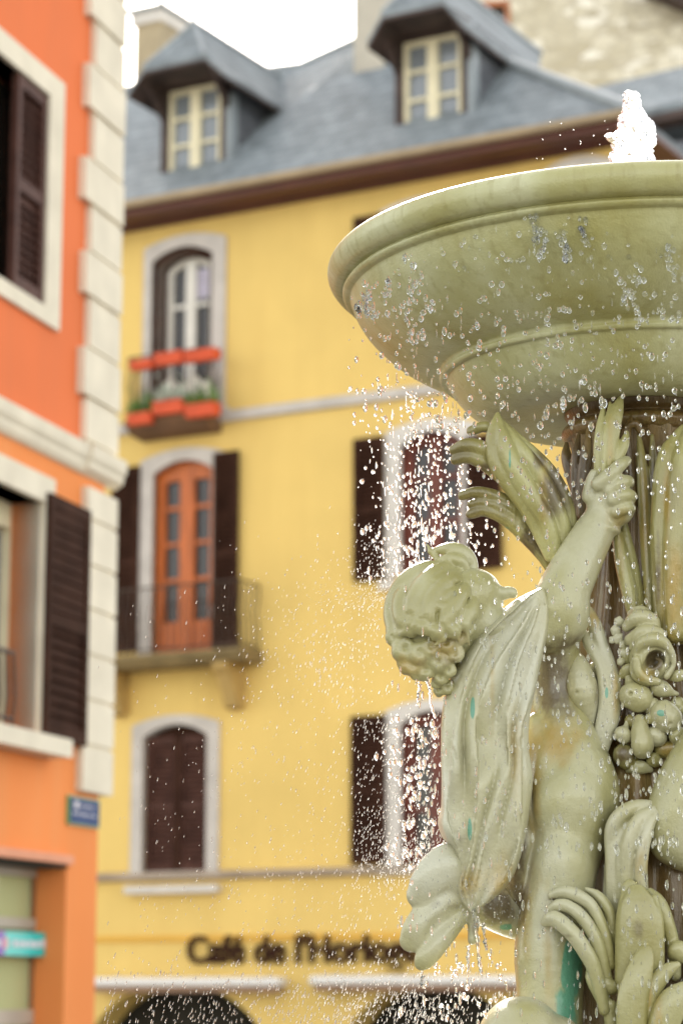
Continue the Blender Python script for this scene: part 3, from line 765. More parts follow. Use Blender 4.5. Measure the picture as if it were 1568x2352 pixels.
# ------------------------------------------------------------------ orange building
ODEP = 20.0
ocx = (236-CX)/math.sqrt(FPX**2 + (2260-CY)**2) * ODEP
OF = Frame((ocx, ODEP, 0), (math.sin(R(17)), math.cos(R(17)), 0))
OF.yl0 = -0.045
ob = empty('orange_building', OF.matrix())
tag(ob, 'orange house at the left with cream quoins and brown louvred shutters', 'building')
L = -9.0
def orect(x0, x1, yt, yb_, xr=None):
    """u range from pixels x0..x1, v range read at pixel column xr"""
    xr = x1 if xr is None else xr
    return OF.u(x0, (yt+yb_)/2), OF.u(x1, (yt+yb_)/2), OF.v(xr, yb_), OF.v(xr, yt)
UPW = orect(-60, 113, 214, 706); UPO = orect(-80, 146, 188, 765)
LOW = orect(-70, 98, 1150, 1682); LOO = orect(-90, 121, 1100, 1700)
SHOP = orect(-150, 158, 1985, 2700); SHOP = (SHOP[0], SHOP[1], 0.25, SHOP[3])
v_c = OF.v(230, 1080)
HT = 16.0
mb = MB(); wall_with_holes(mb, L, -0.16, v_c, HT, [UPW], 0, 0.4); mb.build('wall', M['orange'], ob)
mb = MB(); wall_with_holes(mb, L, -0.16, 0, v_c-0.001, [LOW, SHOP], 0, 0.4)
mb.build('wall', M['orange_low'], ob)
mb = MB(); mb.poly([(-0.159, 0.004, 0), (-0.159, 9, 0), (-0.159, 9, HT), (-0.159, 0.004, HT)]); mb.poly([(L, 0, 0), (L, 0, HT), (L, 9, HT), (L, 9, 0)]); mb.build('wall', plain('grey_gable_render', (0.30, 0.30, 0.28), 0.9), ob)  # unseen gable; its grey is picked to keep orange bounce off the facade
mb = MB(); mb.box(L, 0.3, -0.4, 9, HT, HT+0.3); mb.slab([(L, -0.4, HT+0.3), (0.3, -0.4, HT+0.3), (0.3, 4.5, HT+3.5), (L, 4.5, HT+3.5)], (0, 0, 0.1)); mb.slab([(L, 9, HT+0.3), (L, 4.5, HT+3.5), (0.3, 4.5, HT+3.5), (0.3, 9, HT+0.3)], (0, 0, 0.1)); mb.build('roof', M['slate'], ob)
# quoins
mb = MB(); jq = [141, 249, 362, 467, 576, 681, 799, 915, 1015]
vj = [OF.v(204, y) for y in jq]; step = (vj[0]-vj[-1])/(len(vj)-1)
vj = [vj[0]+step*k for k in (4, 3, 2, 1)] + vj
uL, uS = OF.u(189, 700), OF.u(205, 700)
q = random.Random(5)
for k in range(len(vj)-1):
    t, b = vj[k], vj[k+1]
    if b < v_c: b = v_c
    long_ = (k % 2 == 0)
    u = uL if long_ else uS
    mb.box(u+q.uniform(-0.03, 0.03), 0.0, -0.055-(0.012 if long_ else 0), 0.32, b+0.016, t-0.016)
    mb.box(uS+0.02, -0.02, -0.035, 0.30, b-0.016, b+0.016)
vj2 = [OF.v(200, y) for y in (1112, 1190, 1295, 1397, 1502, 1606, 1712, 1822)]
uB = OF.u(192, 1500)
for k in range(len(vj2)-1):
    mb.box(uB, 0.0, -0.06, 0.32, vj2[k+1]+0.014, vj2[k]-0.014)
    if k: mb.box(uB+0.02, -0.02, -0.04, 0.30, vj2[k]-0.014, vj2[k]+0.014)
mb.build('corner_quoin', M['cream_stone'], ob)
# cornice
mb = MB(); c = OF.v(230, 1075)
P = [(-0.09, c+0.10), (-0.085, c+0.03), (-0.06, c-0.01), (-0.055, c-0.06), (-0.03, c-0.10), (-0.001, c-0.11), (-0.001, c+0.14), (-0.09, c+0.13)]
mb.prismx(P, L, uS-0.02); P2 = [(a-0.03 if a < -0.05 else a, b) for a, b in P]; mb.prismx(P2, uS-0.02, 0.05)
mb.box(0.0, 0.049, -0.001, 0.4, c-0.09, c+0.129)
mb.build('cornice', M['cream_stone'], ob)
# upper window
mb = MB(); a, b, c_, d = UPO; i = UPW
mb.box(a, i[0], -0.04, 0.2, c_, d); mb.box(i[1], b, -0.04, 0.2, c_, d); mb.box(i[0], i[1], -0.04, 0.2, i[3], d); mb.box(i[0], i[1], -0.04, 0.2, c_, i[2]); mb.build('window_surround', M['cream_stone'], ob)
us_ = OF.u(45, 430); shutter(ob, M['mid_brown'], us_, i[1]-0.01, i[2]+0.01, i[3]-0.01, -0.02, 0.04, 0.075)
mb = MB(); mb.box(i[0], i[1], 0.25, 0.3, i[2], i[3]); 
for q_ in (0.0, 0.33, 0.66, 0.97): mb.box(i[0], i[1], 0.22, 0.249, i[2]+(i[3]-i[2])*q_, i[2]+(i[3]-i[2])*q_+0.06)
wd = mb.build('window', M['dark_void'], ob)
MB().box(i[0], i[1], 0.205, 0.212, i[2], i[3]).build('pane', M['glass'], wd)
# lower window
mb = MB(); a, b, c_, d = LOO; i = LOW
mb.box(a, i[0], -0.05, 0.3, c_, d); mb.box(i[1], b, -0.05, 0.3, c_, d); mb.box(i[0], i[1], -0.05, 0.3, i[3], d); mb.build('window_surround', M['cream_stone'], ob)
mb = MB(); mb.box(a-0.1, b+0.10, -0.20, 0.3, c_-0.14, c_); mb.build('window_sill', M['cream_stone'], ob)
uw = OF.u(32, 1420, 0.26)
mb = MB(); mb.box(uw-0.14, uw, 0.24, 0.32, i[2], i[3]); mb.box(uw-1.2, uw-0.14, 0.241, 0.32, i[3]-0.2, i[3]); mb.box(uw-1.2, uw-0.14, 0.241, 0.32, i[2], i[2]+0.15); mb.box(uw-0.62, uw-0.50, 0.242, 0.32, i[2]+0.15, i[3]-0.2)
mb.box(uw, i[1], 0.30, 0.34, i[2], i[3])
wd = mb.build('window', M['cream_paint'], ob)
MB().box(i[0], uw, 0.325, 0.335, i[2], i[3]).build('pane', M['glass_grey'], wd)
mb = MB()
for k in range(9):
    u = OF.u(36, 1600) - k*0.13
    mb.tube([(u, -0.02, i[2]), (u, -0.04, i[2]+0.2), (u+0.03, -0.02, i[2]+0.32), (u, -0.02, i[2]+0.55)], 0.014, 5)
for v in (i[2]+0.05, i[2]+0.55): mb.tube([(OF.u(37, 1600), -0.02, v), (OF.u(37, 1600)-1.3, -0.02, v)], 0.018, 6)
mb.build('window_railing', M['iron'], ob)
x = orect(99, 194, 1152, 1706, 150); shutter(ob, M['dark_brown'], x[0], x[1], x[2], x[3], -0.09, -0.052, 0.09)
x2 = orect(99, 194, 1425, 1690, 150); MB().box(x[0]+0.06, x[1]-0.06, -0.075, -0.066, x2[3]+0.02, x[3]-0.1).build('shutter_panel', M['dark_brown'], ob)
# shop window
i = SHOP; mb = MB(); v_m = OF.v(100, 2130, 0.3); um_ = OF.u(122, 2150, 0.3)
mb.box(um_-0.02, i[1]-0.0, 0.25, 0.36, 0.25, i[3]); mb.box(L+0.5, um_-0.02, 0.251, 0.36, i[3]-0.10, i[3])
mb.box(L+0.5, um_-0.02, 0.25, 0.36, OF.v(100, 2142, 0.3)+0.02, OF.v(100, 2112, 0.3)); mb.box(L+0.5, um_-0.02, 0.25, 0.36, OF.v(80, 2352, 0.3), OF.v(80, 2318, 0.3))
wd = mb.build('shop_window', M['grey_metal'], ob)
MB().box(i[0], um_-0.02, 0.30, 0.31, i[2], i[3]).build('pane', glass_mat('shop_glass', (0.44, 0.48, 0.25), 0.1, 0.4), wd)
mb = MB(); mb.box(OF.u(92, 2150, 0.27), um_-0.03, 0.275, 0.299, i[2], i[3]-0.1); mb.build('blind', M['ochre_inside'], wd)
MB().box(i[0], i[1]+0.02, 0.0, 0.25, i[3]-0.03, i[3]-0.002).build('lintel', M['dark_void'], ob)
MB().box(i[0], i[1]+0.03, -0.05, -0.002, i[3]+0.001, i[3]+0.07).build('drip_moulding', plain('pink_moulding', (0.70, 0.30, 0.17), 0.8), ob)

# signs on the orange house
def psign():
    a, b, c, d = orect(164, 235, 1832, 1898, 200)
    r = empty('street_sign', OF.matrix() @ Matrix.Translation(((a+b)/2, -0.012, (c+d)/2))); h, k = (b-a)/2, (d-c)/2
    MB().box(-h, h, -0.012, 0.010, -k, k).build('rim', M['sign_green'], r)
    MB().box(-h*0.92, h*0.92, -0.02, -0.013, -k*0.88, k*0.88).build('plate', M['sign_blue'], r)
    mb = MB()
    for x0, x1, z0, z1 in ((-0.35, -0.1, 0.25, 0.5), (-0.05, 0.25, 0.22, 0.52), (0.3, 0.55, 0.24, 0.5), (-0.8, -0.35, -0.35, -0.05), (-0.28, 0.1, -0.36, -0.05), (0.16, 0.72, -0.34, -0.08)):
        n = 4
        for j in range(n):
            w = (x1-x0)/n; mb.box((x0+w*j)*h, (x0+w*j+w*0.5)*h, -0.024, -0.0205, (z0+0.05)*k, (z1-0.03 if j % 2 else z1-0.09)*k)
    mb.box(-0.72*h, -0.45*h, -0.024, -0.0205, 0.15*k, 0.65*k)
    mb.build('lettering', M['sign_white'], r)
    tag(r, 'small blue street name plate with green rim below the cream quoins', 'sign')
psign()
def ssign():
    yl = 0.20
    a, b = OF.u(4, 2160, yl), OF.u(112, 2170, yl); c, d = OF.v(70, 2196, yl), OF.v(70, 2142, yl)
    r = empty('shop_sign', OF.matrix() @ Matrix.Translation(((a+b)/2, yl, (c+d)/2))); h, k = (b-a)/2, (d-c)/2
    MB().box(-h, h, -0.03, 0.04, -k, k).build('face', M['teal'], r)
    MB().box(-h-0.9, -h-0.001, -0.031, 0.04, -k, k).build('badge', M['purple'], r)
    MB().box(-h-0.03, -h+0.04, -0.036, -0.032, -k*0.45, k*0.45).build('badge_line', M['pink'], r)
    mb = MB(); q = random.Random(9); u = -h*0.72
    while u < h*0.75:
        w = q.uniform(0.07, 0.13); hh = k*q.choice([0.26, 0.3, 0.42])
        mb.box(u, u+w*0.75, -0.036, -0.0305, -k*0.28, hh); u += w
    mb.box(-h-0.25, -h-0.08, -0.036, -0.0315, -k*0.3, k*0.3)
    mb.build('lettering', M['sign_white'], r)
    tag(r, 'turquoise shop sign with white lettering in the ground floor window', 'sign')
ssign()

# ------------------------------------------------------------------ castle wall and next house behind
CF = Frame(tuple(CAM + ray(1300, 150)*62), (math.cos(R(-8)), math.sin(R(-8)), 0))
CF.O.z = 0
ct = empty('castle_tower', CF.matrix()); tag(ct, 'pale rubble stone castle wall rising behind the slate roofs', 'castle')
a = CF.u(1020, 100); b = CF.u(1800, 100); 
w0, w1 = CF.uv(1098, 92); w2, w3 = CF.uv(1160, 14)
mb = MB(); wall_with_holes(mb, a, b, 0, CF.v(1300, -700), [(w0, w2, w1, w3)], 0, 0.6)
mb.box(a, b, 0.65, 8, 0, CF.v(1300, -700)-0.1); mb.build('wall', M['castle'], ct)
mb = MB(); f = 0.16
mb.box(w0-0.14, w0, -0.03, 0.3, w1, w3+f); mb.box(w0, w2+0.1, -0.03, 0.3, w3, w3+f); mb.box(w2, w2+0.12, -0.031, 0.3, w1, w3-0.001)
wf = mb.build('window', plain('rust_red_lintel', (0.42, 0.15, 0.06), 0.7), ct)
MB().box(w0, w2, 0.35, 0.37, w1, w3).build('pane', M['glass_grey'], wf)
mb = MB(); p0, p1 = CF.uv(1478, -15, -0.5), CF.uv(1620, 42, -0.5)
mb.slab([(p0[0], -0.9, p0[1]), (p1[0], -0.9, p1[1]), (p1[0], 0.0, p1[1]+0.1), (p0[0], 0.0, p0[1]+0.1)], (0, 0, 0.35)); mb.build('eave', M['timber'], ct)
NF = Frame(tuple(CAM + ray(1500, 260)*42), (math.sin(R(68)), -math.cos(R(68)), 0)); NF.O.z = 0
nh = empty('neighbouring_house', NF.matrix()); tag(nh, 'house with blue grey slate roof tucked behind the yellow one', 'building')
el = NF.p(1440, 300, -0.4); er = NF.p(1720, 215, -0.4); ve = (el[2]+er[2])/2
tl = NF.p(1330, 238, 1.0); tr = NF.p(1720, 128, 1.0)
U0, U1 = el[0]-2.5, er[0]
mb = MB(); mb.slab([(U0, -0.4, el[2]), (U1, -0.4, er[2]), (U1, 1.0, tr[2]), (U0, 1.0, tl[2])], (0, 0, 0.12))
mb.slab([(U0, 1.0, tl[2]), (U1, 1.0, tr[2]), (U1, 4, er[2]), (U0, 4, el[2])], (0, 0, 0.12)); mb.build('roof', M['slate'], nh)
mb = MB(); mb.slab([(U0, -0.42, el[2]-0.16), (U1, -0.42, er[2]-0.16), (U1, 0.0, er[2]-0.16), (U0, 0.0, el[2]-0.16)], (0, 0, 0.15)); mb.build('eave', M['timber'], nh)
mb = MB(); mb.box(U0, U1, 0.0, 3.8, 0, min(el[2], er[2])-0.17); mb.build('wall', plain('bluish_grey_render', (0.17, 0.18, 0.20), 0.8, 0.1, 1), nh)
lt = NF.p(1505, 325, -0.9); lr = NF.p(1640, 420, -0.9)
mb = MB(); mb.slab([(lt[0]-1.2, -1.6, lt[2]-0.1), (lt[0], -0.9, lt[2]), (lr[0], -0.9, lr[2]), (lr[0]-1.2, -1.6, lr[2]-0.1)], (0, 0.05, -0.12)); mb.box(lt[0]-1.0, lr[0], -0.88, -0.01, 0, lr[2]-0.2); mb.build('lean_to', M['gutter'], nh)

#@@FOUNTAIN@@
# ------------------------------------------------------------------ fountain
D0 = 6.0                       # metres to the fountain's axis along the optical axis
PX = D0 / FPX                  # size of one sculpting unit
def dax(y): return (CY - y) * 0.195            # the axis is upright, the sculpting frame leans with the lens
def W(P):
    """sculpting units (x, y, depth) -> world, array version"""
    P = np.asarray(P, float)
    k = (D0 + P[..., 2]*PX)[..., None]
    d = (P[..., 0:1]-CX)/FPX*np.array(RT) + (CY-P[..., 1:2])/FPX*np.array(UP) + np.array(FW)
    return np.array(CAM) + d*k

class Sculpt:
    """signed-distance sculpting: tapered tubes and ellipsoids melted together, then surface nets"""
    def __init__(s, x0, x1, y0, y1, d0, d1, vox=4.0, k=8.0):
        """depths are relative to the axis at the middle of the box"""
        s.base = dax((y0+y1)/2)
        s.vox, s.k, s.grain = vox, k, 0.25
        s.o = np.array([x0, y0, s.base+d0-abs(y1-y0)*0.1], float)
        e = np.array([x1, y1, s.base+d1+abs(y1-y0)*0.1], float)
        s.n = np.ceil((e-s.o)/vox).astype(int)+1
        s.F = np.full(s.n, 60.0, np.float32)
    def region(s, lo, hi):
        a = np.clip(np.floor((lo-s.o)/s.vox).astype(int), 0, s.n); b = np.clip(np.ceil((hi-s.o)/s.vox).astype(int)+1, 0, s.n)
        if np.any(b <= a): return None
        sl = tuple(slice(i, j) for i, j in zip(a, b))
        ax = [(s.o[i]+s.vox*np.arange(a[i], b[i])).astype(np.float32) for i in range(3)]
        return sl, ax[0][:, None, None], ax[1][None, :, None], ax[2][None, None, :]
    def put(s, sl, d, k, mode):
        f = s.F[sl]
        if mode == 'add':
            if k > 0:
                h = np.maximum(k-np.abs(f-d), 0)/k
                s.F[sl] = np.minimum(f, d)-h*h*k*0.25
            else: s.F[sl] = np.minimum(f, d)
        else:
            d = -d
            h = np.maximum(k-np.abs(f-d), 0)/max(k, 1e-6)
            s.F[sl] = np.maximum(f, d)+h*h*k*0.25
    def tube(s, pts, ds=1.0, k=None, mode='add', n=0, ref=None):
        """pts: (x, y, rel depth, r); ds flattens in depth"""
        k = s.k if k is None else k
        P = np.asarray(pts, float)
        P = catmull(P, n or max(3, 4*(len(P)-1)+1)) if len(P) > 2 else P
        P[:, 3] = np.maximum(P[:, 3], 1.0)
        z = P[:, 2] + dax(P[:, 1])
        m = P[:, 3].max()+k+2*s.vox
        lo = np.array([P[:, 0].min()-m, P[:, 1].min()-m, z.min()-m]); hi = np.array([P[:, 0].max()+m, P[:, 1].max()+m, z.max()+m])
        g = s.region(lo, hi)
        if g is None: return s
        sl, X, Y, Z = g
        best = None
        for i in range(len(P)-1):
            a = np.array([P[i, 0], P[i, 1], z[i]]); b = np.array([P[i+1, 0], P[i+1, 1], z[i+1]]); ab = b-a; ab[2] /= ds
            L = max(1e-6, float(ab @ ab))
            dx, dy, dz = X-a[0], Y-a[1], (Z-a[2])/ds
            t = np.clip((dx*ab[0]+dy*ab[1]+dz*ab[2])/L, 0, 1)
            d = np.sqrt((dx-ab[0]*t)**2+(dy-ab[1]*t)**2+(dz-ab[2]*t)**2)-(P[i, 3]+(P[i+1, 3]-P[i, 3])*t)
            best = d if best is None else np.minimum(best, d)
        s.put(sl, best.astype(np.float32), k, mode)
        return s
    def ell(s, c, r, k=None, mode='add', rot=0.0):
        k = s.k if k is None else k
        c = np.array([c[0], c[1], c[2]+dax(c[1])], float); r = np.asarray(r, float)*np.ones(3)
        m = r.max()+k+2*s.vox
        g = s.region(c-m, c+m)
        if g is None: return s
        sl, X, Y, Z = g
        dx, dy, dz = X-c[0], Y-c[1], Z-c[2]
        if rot:
            cs, sn = math.cos(rot), math.sin(rot)
            dx, dy = dx*cs+dy*sn, -dx*sn+dy*cs
        q = np.sqrt((dx/r[0])**2+(dy/r[1])**2+(dz/r[2])**2)
        q2 = np.sqrt((dx/r[0]**2)**2+(dy/r[1]**2)**2+(dz/r[2]**2)**2)
        d = q*(q-1)/np.maximum(q2, 1e-6)
        s.put(sl, d.astype(np.float32), k, mode)
        return s
    def noise(s, amp, scale, seed=0):
        r = np.random.default_rng(seed)
        ax = [(s.o[i]+s.vox*np.arange(s.n[i])).astype(np.float32) for i in range(3)]
        for o in range(4):
            w = r.normal(size=3)/scale*(1.6**o); p = r.uniform(0, 6.28, 3)
            s.F += (amp/(1.35**o)*np.sin(ax[0]*w[0]*2+p[0])[:, None, None]*np.sin(ax[1]*w[1]*2+p[1])[None, :, None]*np.sin(ax[2]*w[2]*2+p[2])[None, None, :]).astype(np.float32)
        return s
    def mesh(s):
        F = s.F
        # close the shell at the box faces
        for ax in range(3):
            idx = [slice(None)]*3
            for e in (0, -1):
                idx[ax] = e; F[tuple(idx)] = np.maximum(F[tuple(idx)], 0.5)
        S = F < 0
        nx, ny, nz = np.array(F.shape)-1
        cnt = np.zeros((nx, ny, nz), np.int8)
        for a in (0, 1):
            for b in (0, 1):
                for c in (0, 1): cnt += S[a:a+nx, b:b+ny, c:c+nz]
        act = np.argwhere((cnt > 0) & (cnt < 8))
        idm = np.full((nx, ny, nz), -1, np.int32); idm[tuple(act.T)] = np.arange(len(act))
        acc = np.zeros((len(act), 3)); num = np.zeros(len(act))
        corners = [(a, b, c) for a in (0, 1) for b in (0, 1) for c in (0, 1)]
        for i, p in enumerate(corners):
            for j, q in enumerate(corners):
                if j <= i or sum(abs(x-y) for x, y in zip(p, q)) != 1: continue
                fp = F[tuple((act+p).T)]; fq = F[tuple((act+q).T)]
                m = (fp < 0) != (fq < 0)
                t = np.where(m, fp/np.where(m, fp-fq, 1), 0)
                pt = np.array(p)[None]+(np.array(q)-np.array(p))[None]*t[:, None]
                acc += pt*m[:, None]; num += m
        V = act+acc/num[:, None]
        faces = []
        for ax in range(3):
            o1, o2 = [(1, 2), (2, 0), (0, 1)][ax]
            sh = [slice(0, -1)]*3; A = F[tuple(slice(0, -1) if i == ax else slice(None) for i in range(3))] < 0
            B = F[tuple(slice(1, None) if i == ax else slice(None) for i in range(3))] < 0
            e = np.argwhere(A != B)
            ok = (e[:, o1] > 0) & (e[:, o2] > 0) & (e[:, o1] < F.shape[o1]-1) & (e[:, o2] < F.shape[o2]-1)
            e = e[ok]
            inside = A[tuple(e.T)]
            q = []
            for da, db in ((1, 1), (0, 1), (0, 0), (1, 0)):
                c = e.copy(); c[:, o1] -= da; c[:, o2] -= db; q.append(idm[tuple(c.T)])
            q = np.stack(q, 1)
            q[~inside] = q[~inside][:, ::-1]
            faces.append(q)
        Fc = np.vstack(faces)
        P = s.o+V*s.vox
        # two light smoothing passes
        for _ in range(2):
            sm = np.zeros_like(P); c = np.zeros(len(P))
            for a, b in ((0, 1), (1, 2), (2, 3), (3, 0)):
                np.add.at(sm, Fc[:, a], P[Fc[:, b]]); np.add.at(c, Fc[:, a], 1)
                np.add.at(sm, Fc[:, b], P[Fc[:, a]]); np.add.at(c, Fc[:, b], 1)
            P = P*0.5+0.5*sm/np.maximum(c, 1)[:, None]
        return P, Fc
    def build(s, name, mat, parent, stain_shades=()):
        if s.grain: s.noise(s.grain, 12, int(abs(s.o[0])+abs(s.o[1])))
        P, Fc = s.mesh()
        me = bpy.data.meshes.new(name)
        V = W(P)-np.array(parent_loc(parent))
        me.vertices.add(len(V)); me.vertices.foreach_set('co', V.astype(np.float32).ravel())
        Fc = Fc[:, ::-1]                       # the sculpting frame is left-handed
        me.loops.add(Fc.size); me.loops.foreach_set('vertex_index', Fc.astype(np.int32).ravel())
        me.polygons.add(len(Fc)); me.polygons.foreach_set('loop_start', np.arange(0, Fc.size, 4, dtype=np.int32)); me.polygons.foreach_set('loop_total', np.full(len(Fc), 4, np.int32))
        me.update(calc_edges=True); me.validate()
        me.shade_smooth()
        C = np.zeros((len(P), 4), np.float32); C[:, 3] = 1
        for (ch, x, y, rx, ry, st) in stain_shades:
            q = np.sqrt(((P[:, 0]-x)/rx)**2+((P[:, 1]-y)/ry)**2)
            C[:, ch] = np.maximum(C[:, ch], st*np.clip(1.25-q*0.75, 0, 1))
        at = me.attributes.new('stain', 'FLOAT_COLOR', 'POINT'); at.data.foreach_set('color', C.ravel())
        o = bpy.data.objects.new(name, me); me.materials.append(mat); col.objects.link(o)
        o.parent = parent
        return o

def parent_loc(o):
    p = Vector((0, 0, 0))
    while o is not None:
        p += o.location; o = o.parent
    return p

AX = Vector((CAM.x + (1480-CX)*PX, CAM.y + D0*math.cos(PITCH), 0))
ft = empty('fountain', Matrix.Translation(AX))
tag(ft, 'green painted bronze fountain with a wide bowl above a draped cherub and leaves', 'fountain')

# bowl: turned profile, heights above the lens
Z0 = CAM.z
outer = [(0.19, 1.400), (0.26, 1.388), (0.33, 1.384), (0.385, 1.392), (0.43, 1.415), (0.462, 1.446), (0.482, 1.474), (0.4895, 1.486), (0.4965, 1.4855), (0.5035, 1.488), (0.5065, 1.495), (0.5045, 1.502), (0.507, 1.508), (0.515, 1.5115), (0.545, 1.519), (0.585, 1.536), (0.625, 1.560), (0.660, 1.590), (0.690, 1.622), (0.712, 1.655), (0.724, 1.682), (0.7295, 1.697),
         (0.733, 1.700), (0.742, 1.703), (0.748, 1.708), (0.7495, 1.714), (0.745, 1.7185), (0.744, 1.722), (0.756, 1.7235), (0.770, 1.729), (0.781, 1.742), (0.787, 1.758), (0.786, 1.775), (0.778, 1.789), (0.764, 1.798), (0.748, 1.801),
         (0.735, 1.797), (0.72, 1.786), (0.68, 1.76), (0.55, 1.71), (0.35, 1.67), (0.06, 1.66), (0.001, 1.66)]
pr = catmull([(r, z) for r, z in outer], 420)
mb = MB(); mb.lathe([(r, z+Z0) for r, z in pr], 160, (0, 0))
bo = mb.build('bowl', M['bowl'], ft, smooth=True)
mb = MB()
wv = [(0.0, 1.775)] + [(0.05*k, 1.775+0.001*math.sin(k)) for k in range(1, 15)]
mb.lathe([(max(r, 0.001), z+Z0) for r, z in wv], 64)
mb.build('water_surface', M['drop'], bo, smooth=True)

# stem: turned core with upright leaf flutes
def stem_r(a, t): return 1 + 0.05*math.cos(a*14+1.0)*min(1, (1-t)*4+0.2) + 0.025*math.cos(a*28+0.5)+0.02*math.sin(a*5+t*9)
prof = [(0.30, -0.35), (0.30, 0.1), (0.26, 0.45), (0.20, 0.75), (0.165, 0.95), (0.152, 1.08), (0.155, 1.18), (0.170, 1.28), (0.183, 1.335)]
pr = catmull(prof, 90)
mb = MB(); mb.lathe([(r, z+Z0) for r, z in pr], 220, (0, 0), stem_r)
mb.build('stem', M['brown'], ft, smooth=True)
mb = MB(); pr = catmull([(0.17, 1.325), (0.192, 1.332), (0.203, 1.347), (0.196, 1.362), (0.182, 1.368), (0.176, 1.374), (0.188, 1.384), (0.196, 1.398), (0.190, 1.402)], 40)
mb.lathe([(r, z+Z0) for r, z in pr], 96, (0, 0)); mb.build('collar', M['brown'], ft, smooth=True)

TEAL, OCH, BRN = 0, 1, 2  # BRN and OCH hold real staining and, in places, painted shade
# ---- cherub body: torso, leg, raised arm, fist, head in one surface
S = Sculpt(870, 1480, 1020, 2440, -560, -20, 4.0, 22)
S.tube([(1268, 1440, -250, 58), (1272, 1520, -215, 62), (1278, 1600, -205, 64), (1292, 1690, -215, 78), (1312, 1780, -225, 98), (1316, 1850, -235, 106), (1300, 1950, -250, 84), (1282, 2050, -262, 80), (1264, 2180, -265, 84), (1262, 2300, -265, 76), (1258, 2460, -265, 82)], k=26)
S.ell((1342, 1800, -270), (64, 90, 56), 30, rot=-0.35)
S.ell((1292, 1990, -298), (60, 80, 56), 34); S.ell((1300, 1850, -318), (70, 70, 40), 40)
S.ell((1250, 1800, -255), (40, 110, 60), 30); S.ell((1212, 1990, -215), (46, 100, 60), 24); S.ell((1222, 1780, -235), (34, 140, 50), 20)
# raised arm
S.tube([(1232, 1455, -270, 50), (1276, 1402, -285, 64), (1300, 1345, -280, 60), (1330, 1285, -268, 54), (1362, 1225, -250, 47), (1392, 1178, -240, 40)], k=14)
S.ell((1290, 1425, -278), (60, 70, 56), 22, rot=0.5)
S.ell((1385, 1205, -245), (44, 14, 46), 6, 'add', rot=0.45)
S.tube([(1352, 1176, -292, 3), (1380, 1190, -298, 4), (1412, 1212, -285, 3)], k=5, mode='cut')
# fist
S.ell((1396, 1150, -248), (50, 50, 42), 14, rot=0.35)
S.ell((1420, 1170, -252), (36, 38, 36), 12)
S.tube([(1372, 1112, -292, 17), (1398, 1092, -296, 17), (1424, 1068, -288, 15), (1438, 1058, -272, 12)], k=5)
S.tube([(1400, 1128, -288, 17), (1424, 1110, -290, 18), (1441, 1106, -275, 15), (1443, 1112, -255, 12)], k=4)
S.tube([(1408, 1148, -290, 16), (1434, 1138, -290, 17), (1449, 1140, -274, 14), (1447, 1148, -252, 11)], k=4)
S.tube([(1414, 1176, -284, 14), (1436, 1166, -286, 15), (1448, 1168, -270, 12), (1444, 1174, -250, 10)], k=4)
S.tube([(1352, 1140, -255, 18), (1356, 1110, -262, 15), (1363, 1088, -266, 12)], k=6)
# neck and head
S.tube([(1255, 1450, -290, 46), (1190, 1458, -310, 46), (1110, 1440, -322, 54)], k=14)
S.ell((1000, 1425, -330), (104, 124, 104), 12, rot=-0.1)
S.ell((1084, 1372, -325), (60, 68, 70), 24)
S.ell((1112, 1348, -324), (34, 30, 52), 16, rot=0.6)
S.tube([(1120, 1358, -330, 26), (1150, 1364, -332, 17), (1172, 1360, -332, 13), (1178, 1364, -332, 11)], k=6)
S.ell((1128, 1388, -328), (22, 14, 26), 10); S.ell((1138, 1410, -328), (20, 13, 24), 8); S.ell((1118, 1440, -322), (34, 28, 34), 14)
S.ell((1086, 1344, -384), (20, 8, 10), 8, rot=0.5)
S.tube([(1212, 1690, -232, 36), (1204, 1850, -245, 42), (1198, 1960, -240, 44), (1194, 2050, -228, 40)], k=18)
cherub = S.build('cherub', M['sage'], ft, [(BRN, 1180, 1960, 34, 130, .85), 
    (TEAL, 1312, 2225, 24, 70, 1.0), (TEAL, 1300, 2320, 30, 60, .75), (OCH, 1268, 1700, 70, 55, .72), (OCH, 1225, 1760, 24, 120, .6), (OCH, 1200, 2100, 24, 120, .6), (OCH, 1400, 1320, 24, 120, .5),  # ochre down the arm's right side: wet staining plus painted shade
    (BRN, 1275, 1560, 60, 100, .8), (BRN, 1190, 2060, 26, 90, .7), (OCH, 1420, 1195, 28, 30, .55), (OCH, 1258, 2200, 12, 150, .5), (BRN, 1300, 1470, 50, 40, .6), (OCH, 1225, 1850, 22, 160, .5)])  # brown below the drape and under the arm is painted shade
# ---- hair
S = Sculpt(860, 1130, 1230, 1620, -500, -180, 3.2, 6)
def hz(x, y, lift=0):
    q = 1-((x-1000)/108)**2-((y-1425)/128)**2
    return -330-106*math.sqrt(max(0.0, q))-lift
def lock(pts, k=9, lift=0):
    S.tube([(x, y, hz(x, y, lift), r) for x, y, r in pts], k=k)
S.ell((1000, 1420, -328), (104, 122, 100), 8, rot=-0.1)
S.ell((1092, 1380, -325), (70, 90, 200), 8, 'cut')
lock([(1046, 1296, 10), (1010, 1310, 20), (972, 1345, 26), (950, 1392, 24), (962, 1425, 14)])
lock([(1060, 1308, 12), (1032, 1335, 20), (998, 1368, 24), (985, 1410, 24), (1000, 1440, 14)])
lock([(1074, 1330, 12), (1062, 1360, 20), (1040, 1395, 24), (1022, 1430, 24), (1034, 1450, 12)])
lock([(1082, 1350, 10), (1084, 1385, 17), (1072, 1415, 20), (1056, 1434, 15)])
lock([(1020, 1300, 10), (975, 1308, 20), (930, 1340, 24), (904, 1385, 22), (902, 1430, 20), (920, 1460, 16)])
lock([(960, 1325, 10), (925, 1372, 22), (925, 1420, 22), (945, 1450, 16)])
